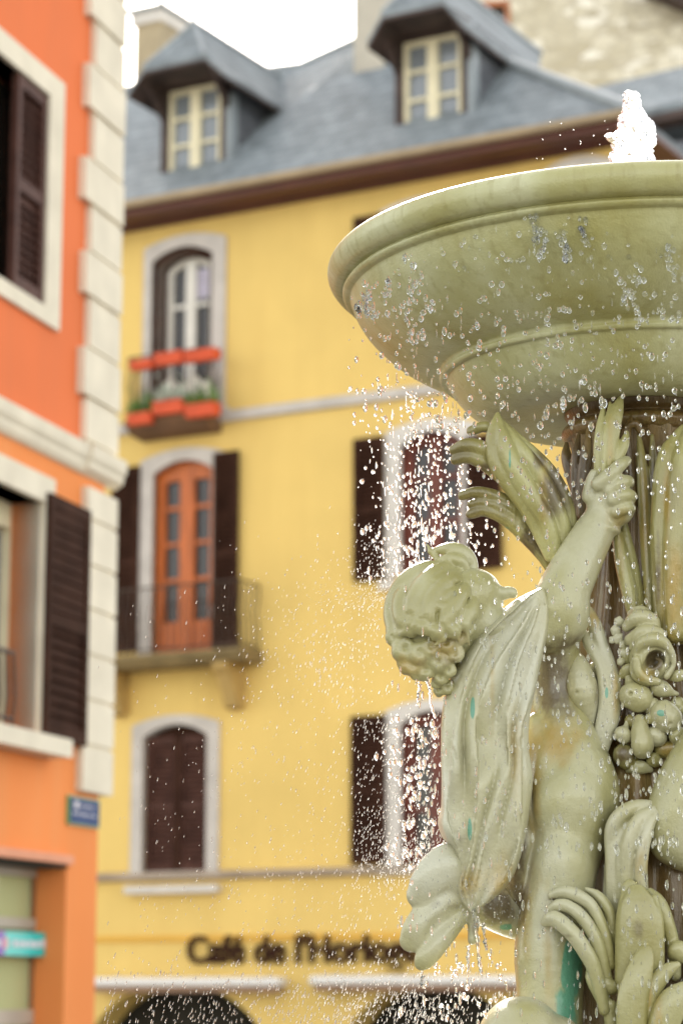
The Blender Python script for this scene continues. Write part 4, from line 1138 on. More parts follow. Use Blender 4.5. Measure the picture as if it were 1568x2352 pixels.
def groove(pts, w=2.6):
    S.tube([(x+rnd.uniform(-3, 3), y, hz(x, y, 12), w*(0.4 if i in (0, len(pts)-1) else 1)) for i, (x, y) in enumerate(pts)], k=9, mode='cut', n=22)
for gp in ([(1052, 1304), (1014, 1330), (978, 1368), (966, 1420)], [(1068, 1322), (1040, 1356), (1008, 1394), (1002, 1436)], [(1080, 1344), (1070, 1380), (1048, 1412), (1044, 1440)], [(1010, 1304), (964, 1330), (932, 1378), (930, 1440)],
           [(1040, 1318), (1012, 1350), (988, 1390)], [(1056, 1340), (1034, 1376), (1022, 1408)], [(990, 1320), (956, 1356), (944, 1404)], [(940, 1330), (914, 1376), (908, 1430)]): groove(gp)
for x, y, r in ((968, 1440, 24), (1000, 1452, 24), (1034, 1448, 24), (1062, 1434, 20), (1080, 1410, 18)): lock([(x-8, y-4, r*0.7), (x+4, y+2, r*0.8)], 5, 6)
for x, y, r in ((988, 1488, 26), (1024, 1478, 26), (1052, 1462, 24), (1072, 1448, 18), (1044, 1502, 24), (1008, 1520, 26), (966, 1500, 30), (930, 1492, 32), (906, 1462, 26), (946, 1528, 28), (978, 1540, 24), (1012, 1556, 20), (1030, 1540, 20), (1010, 1585, 16), (1026, 1580, 18), (1000, 1570, 14), (935, 1520, 24), (955, 1548, 18)):
    z = -330-70*math.sqrt(max(0, 1-((x-1000)/120)**2-((y-1440)/150)**2))
    a = rnd.uniform(0, 6.28)
    S.tube([(x+r*0.5*math.cos(a+j*1.3), y+r*0.5*math.sin(a+j*1.3), z-8-j*2, r*(0.62-0.06*j)) for j in range(6)], k=5)
S.tube([(986, 1268, -330, 5), (1012, 1262, -332, 11), (1040, 1264, -334, 19), (1068, 1276, -334, 20), (1084, 1300, -332, 14), (1082, 1326, -340, 10)], k=5)
S.tube([(1000, 1292, -345, 6), (1030, 1284, -352, 14), (1058, 1290, -356, 15), (1072, 1312, -352, 10)], k=4)
S.tube([(980, 1250, -330, 3), (990, 1268, -330, 6), (1010, 1290, -335, 10)], k=4)
hq = random.Random(12)
for k in range(95):
    x, y = hq.uniform(905, 1075), hq.uniform(1305, 1455)
    if ((x-1000)/100)**2+((y-1420)/118)**2 > 0.92: continue
    P_ = []
    th = 2.0+0.8*math.sin(x*0.03+y*0.02)+hq.uniform(-.35, .35); cv = hq.uniform(-.28, .28)
    for j in range(6):
        P_.append((x, y, hz(x, y, 11+2*math.sin(j*0.6)), hq.uniform(5, 8)*(1-abs(j-2)*0.16)))
        x += 9*math.cos(th); y += 9*math.sin(th); th += cv
    S.tube(P_, k=4)
hair = S.build('hair', M['sage'], cherub, [(BRN, 1010, 1530, 100, 60, .36), (OCH, 1050, 1470, 30, 22, .4), (OCH, 940, 1530, 40, 30, .6), (OCH, 1020, 1490, 40, 30, .55)])
# ---- shoulder drapery: a heavy sheet whose round ridges meet in sharp valleys
S = Sculpt(985, 1290, 1330, 2120, -560, -150, 3.2, 9); S.grain = 0
def sheet(S, left, right, ridges, zb, bulge, back, amax=30, seed=1):
    X = (S.o[0]+S.vox*np.arange(S.n[0])); Y = (S.o[1]+S.vox*np.arange(S.n[1])); Z = (S.o[2]+S.vox*np.arange(S.n[2]))
    def curve(P): 
        P = np.array(P, float); C = catmull(P, 120); o = np.argsort(C[:, 1]); return np.interp(Y, C[o, 1], C[o, 0])
    xl, xr = curve(left), curve(right)
    rr = np.stack([curve(r) for r in ridges]); rr = rr+np.stack([9*np.sin(Y*0.013+k*2.3)*np.clip((Y-left[0][1])/120, 0, 1) for k in range(len(ridges))]); rr = np.sort(rr, 0)
    zy = np.interp(Y, [p[0] for p in zb], [p[1] for p in zb])+dax(Y)
    top, bot = left[0][1], left[-1][1]
    front = np.zeros((len(X), len(Y)))
    for j, y in enumerate(Y):
        w = max(4.0, xr[j]-xl[j]); c = (xl[j]+xr[j])/2
        sx = np.clip((X-c)/(w/2), -1, 1)
        R_ = np.concatenate([[2*xl[j]-rr[0, j]], rr[:, j], [2*xr[j]-rr[-1, j]]])
        i = np.clip(np.searchsorted(R_, X)-1, 0, len(R_)-2)
        sp_ = np.maximum(R_[i+1]-R_[i], 3.0); t = np.clip((X-R_[i])/sp_, 0, 1)
        sk = 0.5+0.16*np.sin(i*2.1+y*0.006)                      # the valley leans to one side
        t2 = np.where(t < sk, 0.5*t/sk, 0.5+0.5*(t-sk)/(1-sk))
        h = np.abs(np.cos(np.pi*t2))**0.75
        am = np.minimum(amax, 0.55*sp_)*(0.62+0.42*np.sin(i*2.9+y*0.0135+seed)+0.16*np.sin(i*4.1+y*0.031))
        edge = np.sqrt(np.maximum(0, 1-sx**2))
        front[:, j] = zy[j]-bulge*edge**0.8-am*h*np.minimum(1, edge*2.2)
    f = np.maximum((front[:, :, None]-Z[None, None, :])*0.55, Z[None, None, :]-(zy+back)[None, :, None])
    side = np.maximum(xl[None, :]-X[:, None], X[:, None]-xr[None, :])
    ends = np.maximum(top-Y, Y-bot)
    f = np.maximum(f, side[:, :, None]); f = np.maximum(f, ends[None, :, None])
    S.F = np.minimum(S.F, f.astype(np.float32))
sheet(S, [(1238, 1350), (1176, 1382), (1102, 1448), (1044, 1530), (1017, 1620), (1012, 1700), (1013, 1790), (1012, 1850), (1005, 1890), (1016, 1925), (1040, 1950), (1050, 1990), (1046, 2040), (1058, 2072), (1078, 2096)],
      [(1250, 1350), (1263, 1390), (1257, 1450), (1238, 1540), (1216, 1650), (1214, 1720), (1223, 1790), (1210, 1900), (1188, 1990), (1160, 2040), (1120, 2075), (1086, 2096)],
      [[(1240, 1350), (1182, 1402), (1114, 1466), (1066, 1550), (1042, 1650), (1040, 1780), (1034, 1880), (1052, 1960), (1052, 2040), (1074, 2096)],
       [(1242, 1350), (1200, 1420), (1140, 1520), (1104, 1640), (1098, 1750), (1084, 1860), (1076, 1960), (1066, 2040), (1078, 2096)],
       [(1245, 1350), (1230, 1440), (1188, 1545), (1154, 1660), (1158, 1770), (1136, 1870), (1112, 1980), (1090, 2060), (1081, 2096)],
       [(1249, 1350), (1251, 1450), (1228, 1560), (1202, 1670), (1208, 1780), (1194, 1890), (1164, 1985), (1122, 2060), (1085, 2096)]],
      [(1350, -318), (1450, -335), (1600, -338), (1800, -335), (1950, -322), (2100, -300)], 34, 28, 56)
S.tube([(1075, 1560, -402, 2), (1070, 1680, -408, 5), (1086, 1780, -404, 5), (1106, 1830, -398, 3)], k=8, mode='cut', n=20)
S.tube([(1030, 1690, -386, 2), (1052, 1780, -396, 5), (1058, 1840, -392, 4), (1046, 1900, -380, 2)], k=8, mode='cut', n=20)
drap = S.build('drapery', M['cloth'], cherub, [(OCH, 1150, 2010, 40, 60, .62), (OCH, 1080, 2030, 40, 36, .55), (TEAL, 1085, 1625, 5, 24, .95), (TEAL, 1078, 1905, 5, 26, .9), (BRN, 1062, 1925, 14, 22, .5), (OCH, 1180, 1700, 20, 120, .5), (OCH, 1130, 1560, 8, 120, .5)])
# ---- flared end of the drapery and the piece passing behind the hip
S = Sculpt(895, 1210, 1915, 2250, -480, -60, 3.6, 9)
S.tube([(1072, 2046, -300, 30), (1020, 2000, -325, 46), (984, 2022, -330, 40), (962, 2056, -322, 30)], ds=.55, k=10)
S.tube([(1072, 2060, -300, 26), (1010, 2082, -305, 40), (966, 2130, -312, 40), (944, 2160, -308, 28)], ds=.5, k=12)
S.tube([(1070, 2080, -290, 22), (1020, 2140, -300, 30), (980, 2196, -305, 26), (968, 2212, -302, 18)], ds=.6, k=10)
S.tube([(1040, 1958, -322, 20), (1012, 1962, -330, 22), (980, 1988, -335, 16)], ds=.6, k=8)
S.tube([(1072, 2064, -338, 8), (1010, 2064, -354, 24), (960, 2094, -354, 22), (924, 2106, -346, 12)], k=10, mode='cut')
S.tube([(1052, 1996, -352, 4), (1010, 2028, -362, 8), (980, 2062, -352, 6)], k=10, mode='cut')
S.tube([(1070, 2078, -320, 8), (1014, 2120, -336, 24), (968, 2172, -338, 16), (940, 2196, -332, 6)], k=10, mode='cut')
S.tube([(1060, 2100, -322, 3), (1024, 2160, -330, 7), (990, 2214, -326, 5)], k=8, mode='cut')
S.tube([(1078, 2080, -290, 20), (1086, 2120, -290, 14), (1084, 2160, -290, 11)], k=6)
S.tube([(1082, 2070, -270, 36), (1130, 2084, -235, 52), (1176, 2110, -210, 46), (1200, 2130, -200, 30)], ds=.8, k=8)
S.build('drapery_end', M['cloth'], cherub, [(BRN, 1024, 2078, 50, 16, .5), (BRN, 1140, 2080, 50, 50, .75), (TEAL, 1072, 2062, 16, 12, .95), (TEAL, 1160, 2130, 20, 10, .7), (BRN, 1085, 2120, 30, 50, .5), (BRN, 990, 2180, 24, 24, .35)])  # brown in the fold valleys: algae together with painted shade
# ---- foot of the group: smooth pale dome under the leg
S = Sculpt(1060, 1330, 2270, 2520, -560, -150, 5, 10)
S.ell((1196, 2400, -360), (104, 112, 110), 10); S.ell((1270, 2420, -330), (80, 90, 90), 14)
S.build('plinth_scroll', M['cloth'], ft)
# ---- reed held in the fist
S = Sculpt(1345, 1465, 890, 1140, -360, -160, 2.6, 4)
S.tube([(1426, 912, -250, 6), (1414, 945, -256, 17), (1402, 985, -262, 22), (1394, 1040, -266, 23), (1392, 1110, -262, 20)], ds=.7, k=3)
S.tube([(1384, 940, -250, 6), (1377, 985, -258, 11), (1373, 1040, -262, 12), (1375, 1100, -258, 11)], k=2.5)
S.tube([(1400, 925, -252, 4), (1391, 985, -276, 7), (1386, 1050, -280, 7), (1386, 1100, -276, 7)], k=3)
S.tube([(1438, 994, -250, 6), (1431, 1022, -258, 13), (1416, 1056, -264, 13), (1400, 1095, -262, 11)], ds=.8, k=3)
S.build('held_reed', M['leafm'], cherub, [(OCH, 1400, 1020, 10, 60, .5)])

# ---- leaves round the stem
def leafpart(box, tubes, mat, stain_shades=(), vox=3.2, k=4, noise=0):
    S = Sculpt(*box, vox, k)
    for t in tubes:
        ds = 1.0
        if isinstance(t, tuple): t, ds = t
        S.tube(t, ds=ds, k=k)
    if noise: S.noise(noise, 30)
    return S.build('leaf', mat, ft, stain_shades)
leafpart((1095, 1345, 925, 1320, -400, -60), [
    [(1141, 950, -262, 5), (1131, 1000, -272, 16), (1138, 1060, -274, 20), (1170, 1115, -268, 19), (1215, 1180, -256, 17), (1262, 1278, -240, 14)],
    [(1143, 952, -262, 5), (1154, 1010, -284, 19), (1176, 1065, -288, 23), (1214, 1130, -280, 23), (1254, 1200, -264, 21), (1280, 1285, -245, 16)],
    [(1150, 962, -258, 4), (1184, 1018, -270, 17), (1224, 1072, -268, 21), (1264, 1142, -256, 22), (1290, 1212, -240, 22), (1300, 1292, -225, 19)],
    [(1160, 972, -245, 4), (1214, 1032, -240, 14), (1260, 1082, -232, 17), (1294, 1142, -222, 17), (1312, 1212, -210, 15), (1318, 1292, -205, 14)],
    [(1150, 1000, -245, 12), (1200, 1080, -238, 26), (1250, 1150, -228, 28), (1290, 1240, -212, 26)]],
    M['leafm'], [(TEAL, 1170, 1055, 4, 34, .7), (BRN, 1280, 1120, 40, 90, .75), (OCH, 1250, 1110, 14, 110, .6), (BRN, 1240, 1050, 30, 40, .6)], k=3.5)
leafpart((1020, 1160, 955, 1110, -360, -120), [
    [(1082, 990, -245, 12), (1112, 980, -250, 13), (1150, 992, -240, 14)],
    [(1042, 1033, -250, 12), (1072, 1023, -262, 17), (1108, 1032, -262, 19), (1150, 1062, -245, 14)],
    [(1046, 1056, -248, 13), (1078, 1050, -258, 16), (1112, 1064, -256, 18), (1160, 1105, -238, 14)],
    ([(1080, 1030, -240, 18), (1120, 1050, -235, 30)], .5)], M['leafm'], [(BRN, 1110, 1075, 26, 12, .6)])
leafpart((1040, 1310, 1110, 1340, -330, -60), [
    [(1062, 1138, -222, 12), (1098, 1130, -232, 13), (1150, 1146, -230, 16), (1204, 1186, -218, 19), (1250, 1242, -205, 18), (1284, 1312, -190, 14)],
    [(1080, 1158, -220, 9), (1112, 1154, -230, 11), (1155, 1170, -232, 14), (1210, 1212, -218, 17), (1250, 1262, -205, 16), (1280, 1318, -190, 12)],
    [(1080, 1181, -218, 12), (1114, 1173, -226, 14), (1160, 1191, -226, 17), (1205, 1228, -215, 19), (1246, 1276, -202, 16), (1272, 1322, -190, 11)]],
    M['leafm'], [(BRN, 1235, 1240, 60, 60, .7), (TEAL, 1160, 1215, 22, 12, .6)])
leafpart((1280, 1340, 1000, 1140, -220, 60), [[(1300, 1018, -60, 5), (1300, 1048, -62, 13), (1312, 1085, -65, 17), (1322, 1125, -70, 14)]], M['brown'], [(BRN, 1310, 1070, 40, 60, .8)])
leafpart((1480, 1680, 960, 1480, -420, -60), [
    [(1568, 985, -250, 12), (1536, 1050, -262, 28), (1524, 1150, -266, 30), (1520, 1280, -262, 28), (1526, 1440, -250, 24)],
    [(1590, 985, -262, 20), (1568, 1060, -282, 30), (1556, 1160, -288, 32), (1550, 1290, -284, 30), (1550, 1450, -270, 26)],
    [(1620, 1000, -262, 30), (1605, 1080, -285, 34), (1595, 1190, -292, 36), (1590, 1310, -288, 34), (1585, 1450, -270, 30)],
    ([(1580, 1030, -240, 40), (1572, 1200, -245, 62), (1570, 1450, -235, 56)], .5)],
    M['leafm'], [(OCH, 1545, 1350, 30, 120, .72), (OCH, 1530, 1180, 8, 160, .6), (BRN, 1510, 1300, 10, 150, .5), (OCH, 1580, 1260, 10, 160, .5)], vox=4)
for tb, st in (([[(1412, 1205, -205, 10), (1428, 1290, -212, 18), (1446, 1370, -215, 18), (1456, 1425, -215, 13)], [(1432, 1200, -195, 8), (1450, 1290, -200, 14), (1464, 1370, -205, 14), (1470, 1430, -205, 10)]], [(OCH, 1425, 1290, 10, 90, .6)]),
               ([[(1466, 1000, -190, 6), (1474, 1080, -200, 14), (1482, 1200, -200, 17), (1490, 1330, -200, 16), (1494, 1440, -200, 13)], [(1496, 1000, -190, 5), (1500, 1080, -198, 11), (1506, 1220, -200, 12), (1508, 1400, -200, 11)]], [(OCH, 1480, 1200, 12, 200, .6), (BRN, 1500, 1100, 14, 120, .7)]),
               ([[(1352, 985, -165, 6), (1346, 1040, -172, 14), (1340, 1100, -172, 16), (1338, 1180, -165, 14)], [(1328, 1000, -140, 5), (1322, 1050, -150, 12), (1322, 1120, -150, 14), (1326, 1190, -145, 12)]], [(BRN, 1335, 1090, 40, 120, .75), (OCH, 1350, 1040, 8, 60, .5)]),
               ([[(1448, 960, -185, 6), (1436, 1010, -195, 13), (1446, 1080, -192, 14), (1450, 1160, -190, 14)], [(1438, 985, -200, 6), (1458, 972, -205, 9), (1468, 990, -200, 8)]], [(BRN, 1446, 1060, 30, 120, .75), (OCH, 1450, 1000, 14, 30, .6)])):
    xs = [p[0] for t in tb for p in t]; ys = [p[1] for t in tb for p in t]
    leafpart((min(xs)-30, max(xs)+30, min(ys)-25, max(ys)+25, -300, -80), tb, M['brown'] if tb[0][0][0] in (1352, 1448) else M['leafm'], st)

# ---- garland: ribbon stalks, pear, rose, fruit and small blossoms
S = Sculpt(1315, 1445, 1385, 1760, -330, -120, 3, 6)
S.tube([(1352, 1405, -225, 12), (1366, 1440, -235, 17), (1380, 1480, -240, 17), (1397, 1530, -246, 18), (1407, 1580, -250, 20), (1402, 1650, -246, 20), (1386, 1706, -236, 17), (1384, 1735, -228, 9)], k=5)
S.tube([(1334, 1440, -220, 6), (1352, 1480, -235, 14), (1380, 1530, -250, 15), (1388, 1610, -252, 15), (1376, 1680, -242, 13), (1372, 1715, -230, 8)], k=5)
S.build('garland_stalk', M['cloth'], ft, [(OCH, 1362, 1420, 26, 30, .7), (TEAL, 1392, 1592, 4, 14, .95), (OCH, 1412, 1590, 8, 60, .55)])
S = Sculpt(1280, 1400, 1480, 1700, -330, -120, 3, 6)
S.tube([(1326, 1512, -230, 14), (1330, 1540, -240, 28), (1336, 1585, -248, 38), (1348, 1630, -242, 24), (1356, 1672, -230, 8)], k=5)
S.ell((1362, 1590, -215), (22, 70, 20), 6)
S.ell((1324, 1590, -283), (4, 4, 8), 2, 'cut')
S.build('pear', M['cloth'], ft, [(BRN, 1372, 1580, 12, 60, .5)])
S = Sculpt(1425, 1575, 1385, 1590, -380, -150, 2.8, 4)
S.ell((1497, 1512, -268), (54, 54, 42), 5)
S.tube([(1456, 1502, -298, 7), (1472, 1478, -308, 14), (1508, 1470, -314, 17), (1536, 1490, -306, 10), (1546, 1525, -296, 6), (1530, 1554, -290, 8)], k=4)
S.tube([(1448, 1490, -286, 5), (1462, 1462, -296, 12), (1490, 1452, -302, 13), (1520, 1460, -300, 6)], k=3)
S.tube([(1450, 1520, -288, 5), (1456, 1548, -288, 10), (1478, 1566, -284, 10), (1500, 1572, -278, 5)], k=3)
S.tube([(1460, 1515, -305, 10), (1464, 1540, -300, 12), (1482, 1560, -296, 12), (1510, 1566, -292, 9)], k=3)
S.ell((1504, 1518, -307), (23, 26, 34), 4, 'cut', rot=0.5); S.ell((1490, 1530, -305), (16, 14, 26), 5, 'cut')
S.tube([(1490, 1540, -290, 6), (1508, 1536, -296, 7), (1516, 1520, -292, 6), (1506, 1512, -285, 5)], k=3)
S.tube([(1438, 1440, -275, 12), (1462, 1420, -285, 20), (1494, 1425, -285, 18), (1508, 1445, -280, 10)], k=4)
S.tube([(1446, 1470, -280, 14), (1478, 1450, -298, 17), (1512, 1455, -296, 14), (1524, 1470, -290, 7)], k=3)
S.tube([(1448, 1410, -268, 10), (1470, 1404, -275, 14), (1490, 1410, -270, 8)], k=4)
S.build('rose', M['cloth'], ft, [(BRN, 1504, 1518, 22, 24, .95), (OCH, 1490, 1545, 20, 18, .6), (OCH, 1470, 1560, 20, 8, .5)])  # brown fills the rose's carved hollow
def fruit(tubes, mat=M['cloth'], st=(), cut=None, name='fruit'):
    xs = [p[0] for t in tubes for p in t]; ys = [p[1] for t in tubes for p in t]; m = max(p[3] for t in tubes for p in t)+14
    zs = [p[2] for t in tubes for p in t]
    S = Sculpt(min(xs)-m, max(xs)+m, min(ys)-m, max(ys)+m, min(zs)-m, max(zs)+m, 2.8, 5)
    for t in tubes: S.tube(t, k=5)
    if cut: S.tube(cut, k=3, mode='cut')
    S.noise(0.8, 16, len(tubes))
    S.build(name, mat, ft, st)
fruit([[(1452, 1598, -272, 32), (1466, 1604, -272, 33)], [(1440, 1552, -262, 9), (1450, 1575, -268, 15)]], cut=[(1443, 1593, -308, 6), (1447, 1593, -300, 5)])
fruit([[(1512, 1580, -268, 21), (1524, 1584, -268, 18), (1540, 1590, -266, 9), (1554, 1594, -264, 5)]])
fruit([[(1524, 1642, -270, 35), (1534, 1652, -270, 34)]], cut=[(1538, 1666, -312, 8), (1538, 1664, -300, 6)], st=[(TEAL, 1516, 1638, 9, 7, 1.0)])
fruit([[(1428, 1686, -262, 19), (1432, 1690, -262, 19)], [(1440, 1650, -255, 4), (1436, 1672, -260, 7)]])
fruit([[(1468, 1655, -262, 16), (1470, 1680, -270, 22), (1474, 1710, -272, 27), (1474, 1722, -270, 22)]])
fruit([[(1434, 1735, -235, 28), (1440, 1742, -235, 26)]], M['leafm'], [(BRN, 1434, 1735, 30, 30, .6)])
fruit([[(1520, 1722, -235, 20), (1545, 1722, -235, 22)]], M['leafm'], [(OCH, 1535, 1722, 30, 20, .7)])
fruit([[(1496, 1622, -262, 21), (1500, 1628, -262, 21)]])
fruit([[(1502, 1690, -258, 23), (1508, 1694, -258, 23)]], cut=[(1500, 1700, -288, 5), (1500, 1700, -280, 4)])
fruit([[(1556, 1690, -262, 22), (1560, 1694, -262, 20)]], M['sage'])
fruit([[(1556, 1620, -250, 20), (1562, 1628, -250, 18)]], M['sage'])
fruit([[(1448, 1655, -250, 15), (1452, 1660, -250, 15)]], M['leafm'])
fruit([[(1500, 1745, -240, 18), (1504, 1748, -240, 16)]], M['leafm'])
for tb in ([([(1420, 1560, -255, 5), (1438, 1540, -270, 14), (1452, 1535, -272, 9), (1462, 1545, -268, 4)], .5)], [([(1540, 1560, -270, 5), (1556, 1552, -278, 15), (1576, 1548, -276, 8)], .5)], [([(1478, 1660, -265, 5), (1494, 1650, -280, 13), (1512, 1652, -280, 6)], .5)],
           [([(1440, 1770, -225, 6), (1466, 1762, -240, 17), (1492, 1768, -238, 8)], .6)], [([(1425, 1480, -245, 6), (1436, 1500, -262, 14), (1440, 1524, -258, 6)], .5)]):
    xs = [p[0] for t in tb for p in t[0]]; ys = [p[1] for t in tb for p in t[0]]
    leafpart((min(xs)-24, max(xs)+24, min(ys)-24, max(ys)+24, -330, -180), tb, M['sage'], vox=2.6)
S = Sculpt(1380, 1600, 1690, 1960, -330, -60, 4, 18); S.grain = 2.2
for x, y, r in ((1440, 1790, 48), (1490, 1800, 52), (1540, 1790, 50), (1460, 1850, 50), (1520, 1870, 56), (1420, 1850, 40)): S.ell((x, y, -165), (r, r*0.9, r*0.8))
S.build('rockwork', M['brown'], ft, [(OCH, 1480, 1800, 90, 70, .75)])
for (x, y, r) in ((1421, 1428, 11), (1412, 1448, 11), (1418, 1466, 12), (1405, 1470, 8), (1430, 1480, 10), (1434, 1500, 11), (1425, 1520, 9)):
    tb = [[(x+r*0.7*math.cos(j*1.257+x), y+r*0.7*math.sin(j*1.257+x), -258, r*0.45), (x+r*0.75*math.cos(j*1.257+x), y+r*0.75*math.sin(j*1.257+x), -264, r*0.5)] for j in range(5)] + [[(x, y, -262, r*0.5), (x, y, -268, r*0.4)]]
    fruit(tb, name='blossom')
# ---- second cherub at the edge: shoulder, elbow, drapery over the arm
S = Sculpt(1460, 1900, 1270, 2470, -460, 60, 6, 20)
S.tube([(1700, 1590, -270, 66), (1650, 1690, -288, 74), (1588, 1800, -300, 80), (1550, 1890, -305, 72), (1560, 1935, -300, 62), (1630, 1950, -285, 56), (1700, 1925, -275, 42)], k=14)
S.ell((1716, 1918, -275), (40, 34, 34), 10)
for j, yy in enumerate((1896, 1912, 1928, 1944)): S.tube([(1735, yy, -300, 14), (1758, yy+2, -300, 13), (1764, yy+4, -280, 10)], k=4)
S.tube([(1752, 1545, -215, 58), (1765, 1640, -205, 84), (1770, 1760, -205, 92), (1762, 1880, -215, 100), (1745, 1985, -225, 96)], k=24)
S.tube([(1740, 1990, -240, 86), (1668, 2070, -300, 72), (1650, 2130, -310, 60), (1668, 2240, -285, 54), (1664, 2380, -275, 44), (1640, 2450, -290, 36)], k=16)
S.tube([(1790, 1990, -200, 84), (1800, 2140, -210, 66), (1792, 2280, -205, 56), (1790, 2450, -200, 42)], k=16)
S.ell((1745, 1420, -240), (88, 102, 92), 16); S.ell((1690, 1440, -262), (46, 52, 46), 20); S.tube([(1655, 1430, -275, 13), (1640, 1446, -275, 11)], k=6)
S.tube([(1750, 1520, -225, 46), (1750, 1560, -220, 56)], k=16)
hq = random.Random(4)
for k in range(34):
    a_, e_ = hq.uniform(-0.6, 3.6), hq.uniform(-1.2, 1.2)
    S.ell((1752+86*math.cos(a_)*math.cos(e_), 1410-96*math.sin(a_)*math.cos(e_), -240+90*math.sin(e_)), hq.uniform(20, 32), 6)
ch2 = S.build('cherub', M['sage'], ft, [(OCH, 1500, 2000, 30, 30, .7), (BRN, 1520, 1990, 40, 20, .6)])
S = Sculpt(1370, 1570, 1830, 2110, -440, -120, 3.4, 6)
for t in ([(1510, 1848, -330, 10), (1450, 1858, -340, 20), (1410, 1895, -335, 20), (1402, 1960, -322, 15), (1406, 2070, -310, 14)],
          [(1512, 1855, -345, 8), (1470, 1880, -360, 17), (1446, 1930, -358, 20), (1438, 2000, -345, 18), (1440, 2080, -330, 16)],
          [(1516, 1862, -352, 7), (1492, 1890, -366, 13), (1476, 1950, -366, 15), (1470, 2020, -352, 15), (1476, 2085, -335, 14)],
          [(1400, 1990, -305, 14), (1398, 2070, -298, 16)]): S.tube(t, k=5)
S.tube([(1455, 1890, -332, 34), (1440, 1960, -332, 46), (1440, 2070, -318, 50)], ds=.35, k=8)
S.tube([(1498, 1860, -356, 8), (1462, 1900, -362, 9), (1424, 1960, -350, 9), (1424, 2060, -330, 8)], k=6)
S.build('drapery', M['cloth'], ch2, [(OCH, 1470, 1990, 16, 60, .5), (OCH, 1500, 1985, 20, 30, .8)])
# ---- plinth, pedestal and the wide lower basin standing on the square
mb = MB(); pr = catmull([(0.001, -0.17), (0.50, -0.17), (0.60, -0.175), (0.63, -0.20), (0.62, -0.24), (0.56, -0.28), (0.50, -0.34), (0.46, -0.50), (0.44, -0.9), (0.45, -1.4), (0.52, -1.75), (0.66, -1.9), (0.70, -2.0), (0.70, -3.0)], 140)
mb.lathe([(max(r, 0.001), z+Z0) for r, z in pr], 96); mb.build('pedestal', M['sage'], ft, smooth=True)
mb = MB(); mb.lathe([(1.55, 0.0), (1.55, 0.10), (1.50, 0.12), (1.50, 0.50), (1.56, 0.55), (1.56, 0.66), (1.36, 0.66), (1.34, 0.60), (1.34, 0.12), (0.5, 0.10)], 96); mb.build('basin', M['grey_stone'], ft)
mb = MB(); mb.lathe([(0.6, 0.52), (1.0, 0.522), (1.335, 0.52)], 96); mb.build('water_surface', M['drop'], ft, smooth=True)
# ---- leaves at the foot
def leaflow(box, tubes, st=(), k=4):
    return leafpart(box, tubes, M['sage'], st, 3.2, k)
leaflow((1235, 1440, 2025, 2240, -500, -230), [
    [(1266, 2057, -358, 11), (1290, 2050, -368, 15), (1318, 2055, -375, 17), (1358, 2082, -378, 15), (1386, 2144, -372, 15), (1402, 2215, -355, 15)],
    [(1346, 2042, -350, 6), (1375, 2060, -358, 12), (1402, 2105, -358, 14), (1412, 2190, -345, 14)]], [(BRN, 1272, 2068, 16, 6, .6)])
leaflow((1235, 1420, 2060, 2290, -520, -250), [
    [(1264, 2089, -368, 11), (1282, 2080, -376, 16), (1306, 2083, -384, 15), (1340, 2112, -388, 16), (1372, 2170, -380, 16), (1392, 2250, -360, 15)]])
leaflow((1225, 1420, 2085, 2352, -520, -250), [
    [(1251, 2118, -375, 12), (1272, 2110, -388, 19), (1308, 2138, -396, 19), (1340, 2180, -394, 19), (1366, 2232, -384, 17), (1388, 2320, -365, 15)]], [(BRN, 1290, 2150, 30, 8, .45)])
leaflow((1330, 1430, 2200, 2420, -480, -220), [
    [(1352, 2228, -355, 8), (1358, 2250, -362, 14), (1380, 2290, -362, 16), (1402, 2330, -355, 18), (1410, 2400, -345, 20)], [(1392, 2262, -362, 20), (1404, 2268, -362, 18)], [(1404, 2308, -366, 12), (1408, 2312, -366, 11)]])
leaflow((1395, 1540, 2000, 2300, -520, -250), [
    ([(1444, 2024, -362, 8), (1446, 2045, -368, 22), (1448, 2075, -360, 26)], .6),
    ([(1462, 2056, -385, 26), (1466, 2100, -392, 46), (1468, 2170, -388, 50), (1462, 2290, -370, 46)], .42),
    [(1432, 2060, -378, 10), (1424, 2120, -384, 12), (1422, 2250, -372, 12)], [(1502, 2062, -380, 9), (1512, 2120, -386, 12), (1514, 2230, -372, 12)]], [(BRN, 1465, 2130, 22, 40, .45)], 6)
leaflow((1475, 1590, 2025, 2260, -480, -220), [
    [(1492, 2048, -352, 10), (1512, 2075, -362, 18), (1530, 2120, -362, 18), (1546, 2180, -350, 16), (1550, 2240, -340, 14)], [(1556, 2185, -362, 26), (1562, 2190, -362, 24)]], [(TEAL, 1562, 2130, 14, 30, .7)])
leaflow((1405, 1515, 2155, 2440, -560, -280), [
    ([(1484, 2176, -398, 10), (1478, 2200, -408, 24), (1462, 2250, -414, 34), (1450, 2310, -412, 36), (1448, 2420, -400, 34)], .5), [(1484, 2180, -402, 6), (1492, 2220, -404, 7), (1486, 2300, -404, 7), (1480, 2400, -394, 7)]], (), 5)
leaflow((1450, 1580, 2195, 2440, -540, -260), [
    ([(1554, 2216, -385, 9), (1530, 2230, -394, 18), (1504, 2262, -398, 22), (1488, 2310, -394, 24), (1480, 2400, -384, 22)], .7)], [(OCH, 1488, 2270, 8, 50, .7)], 5)
leaflow((1475, 1680, 2240, 2480, -560, -260), [
    ([(1590, 2268, -396, 20), (1548, 2300, -404, 36), (1524, 2350, -404, 38), (1510, 2440, -394, 36)], .55)], [(OCH, 1510, 2330, 10, 60, .6)], 5)
leaflow((1540, 1700, 2160, 2420, -480, -200), [[(1600, 2190, -330, 30), (1610, 2300, -340, 40), (1600, 2400, -340, 40)]])

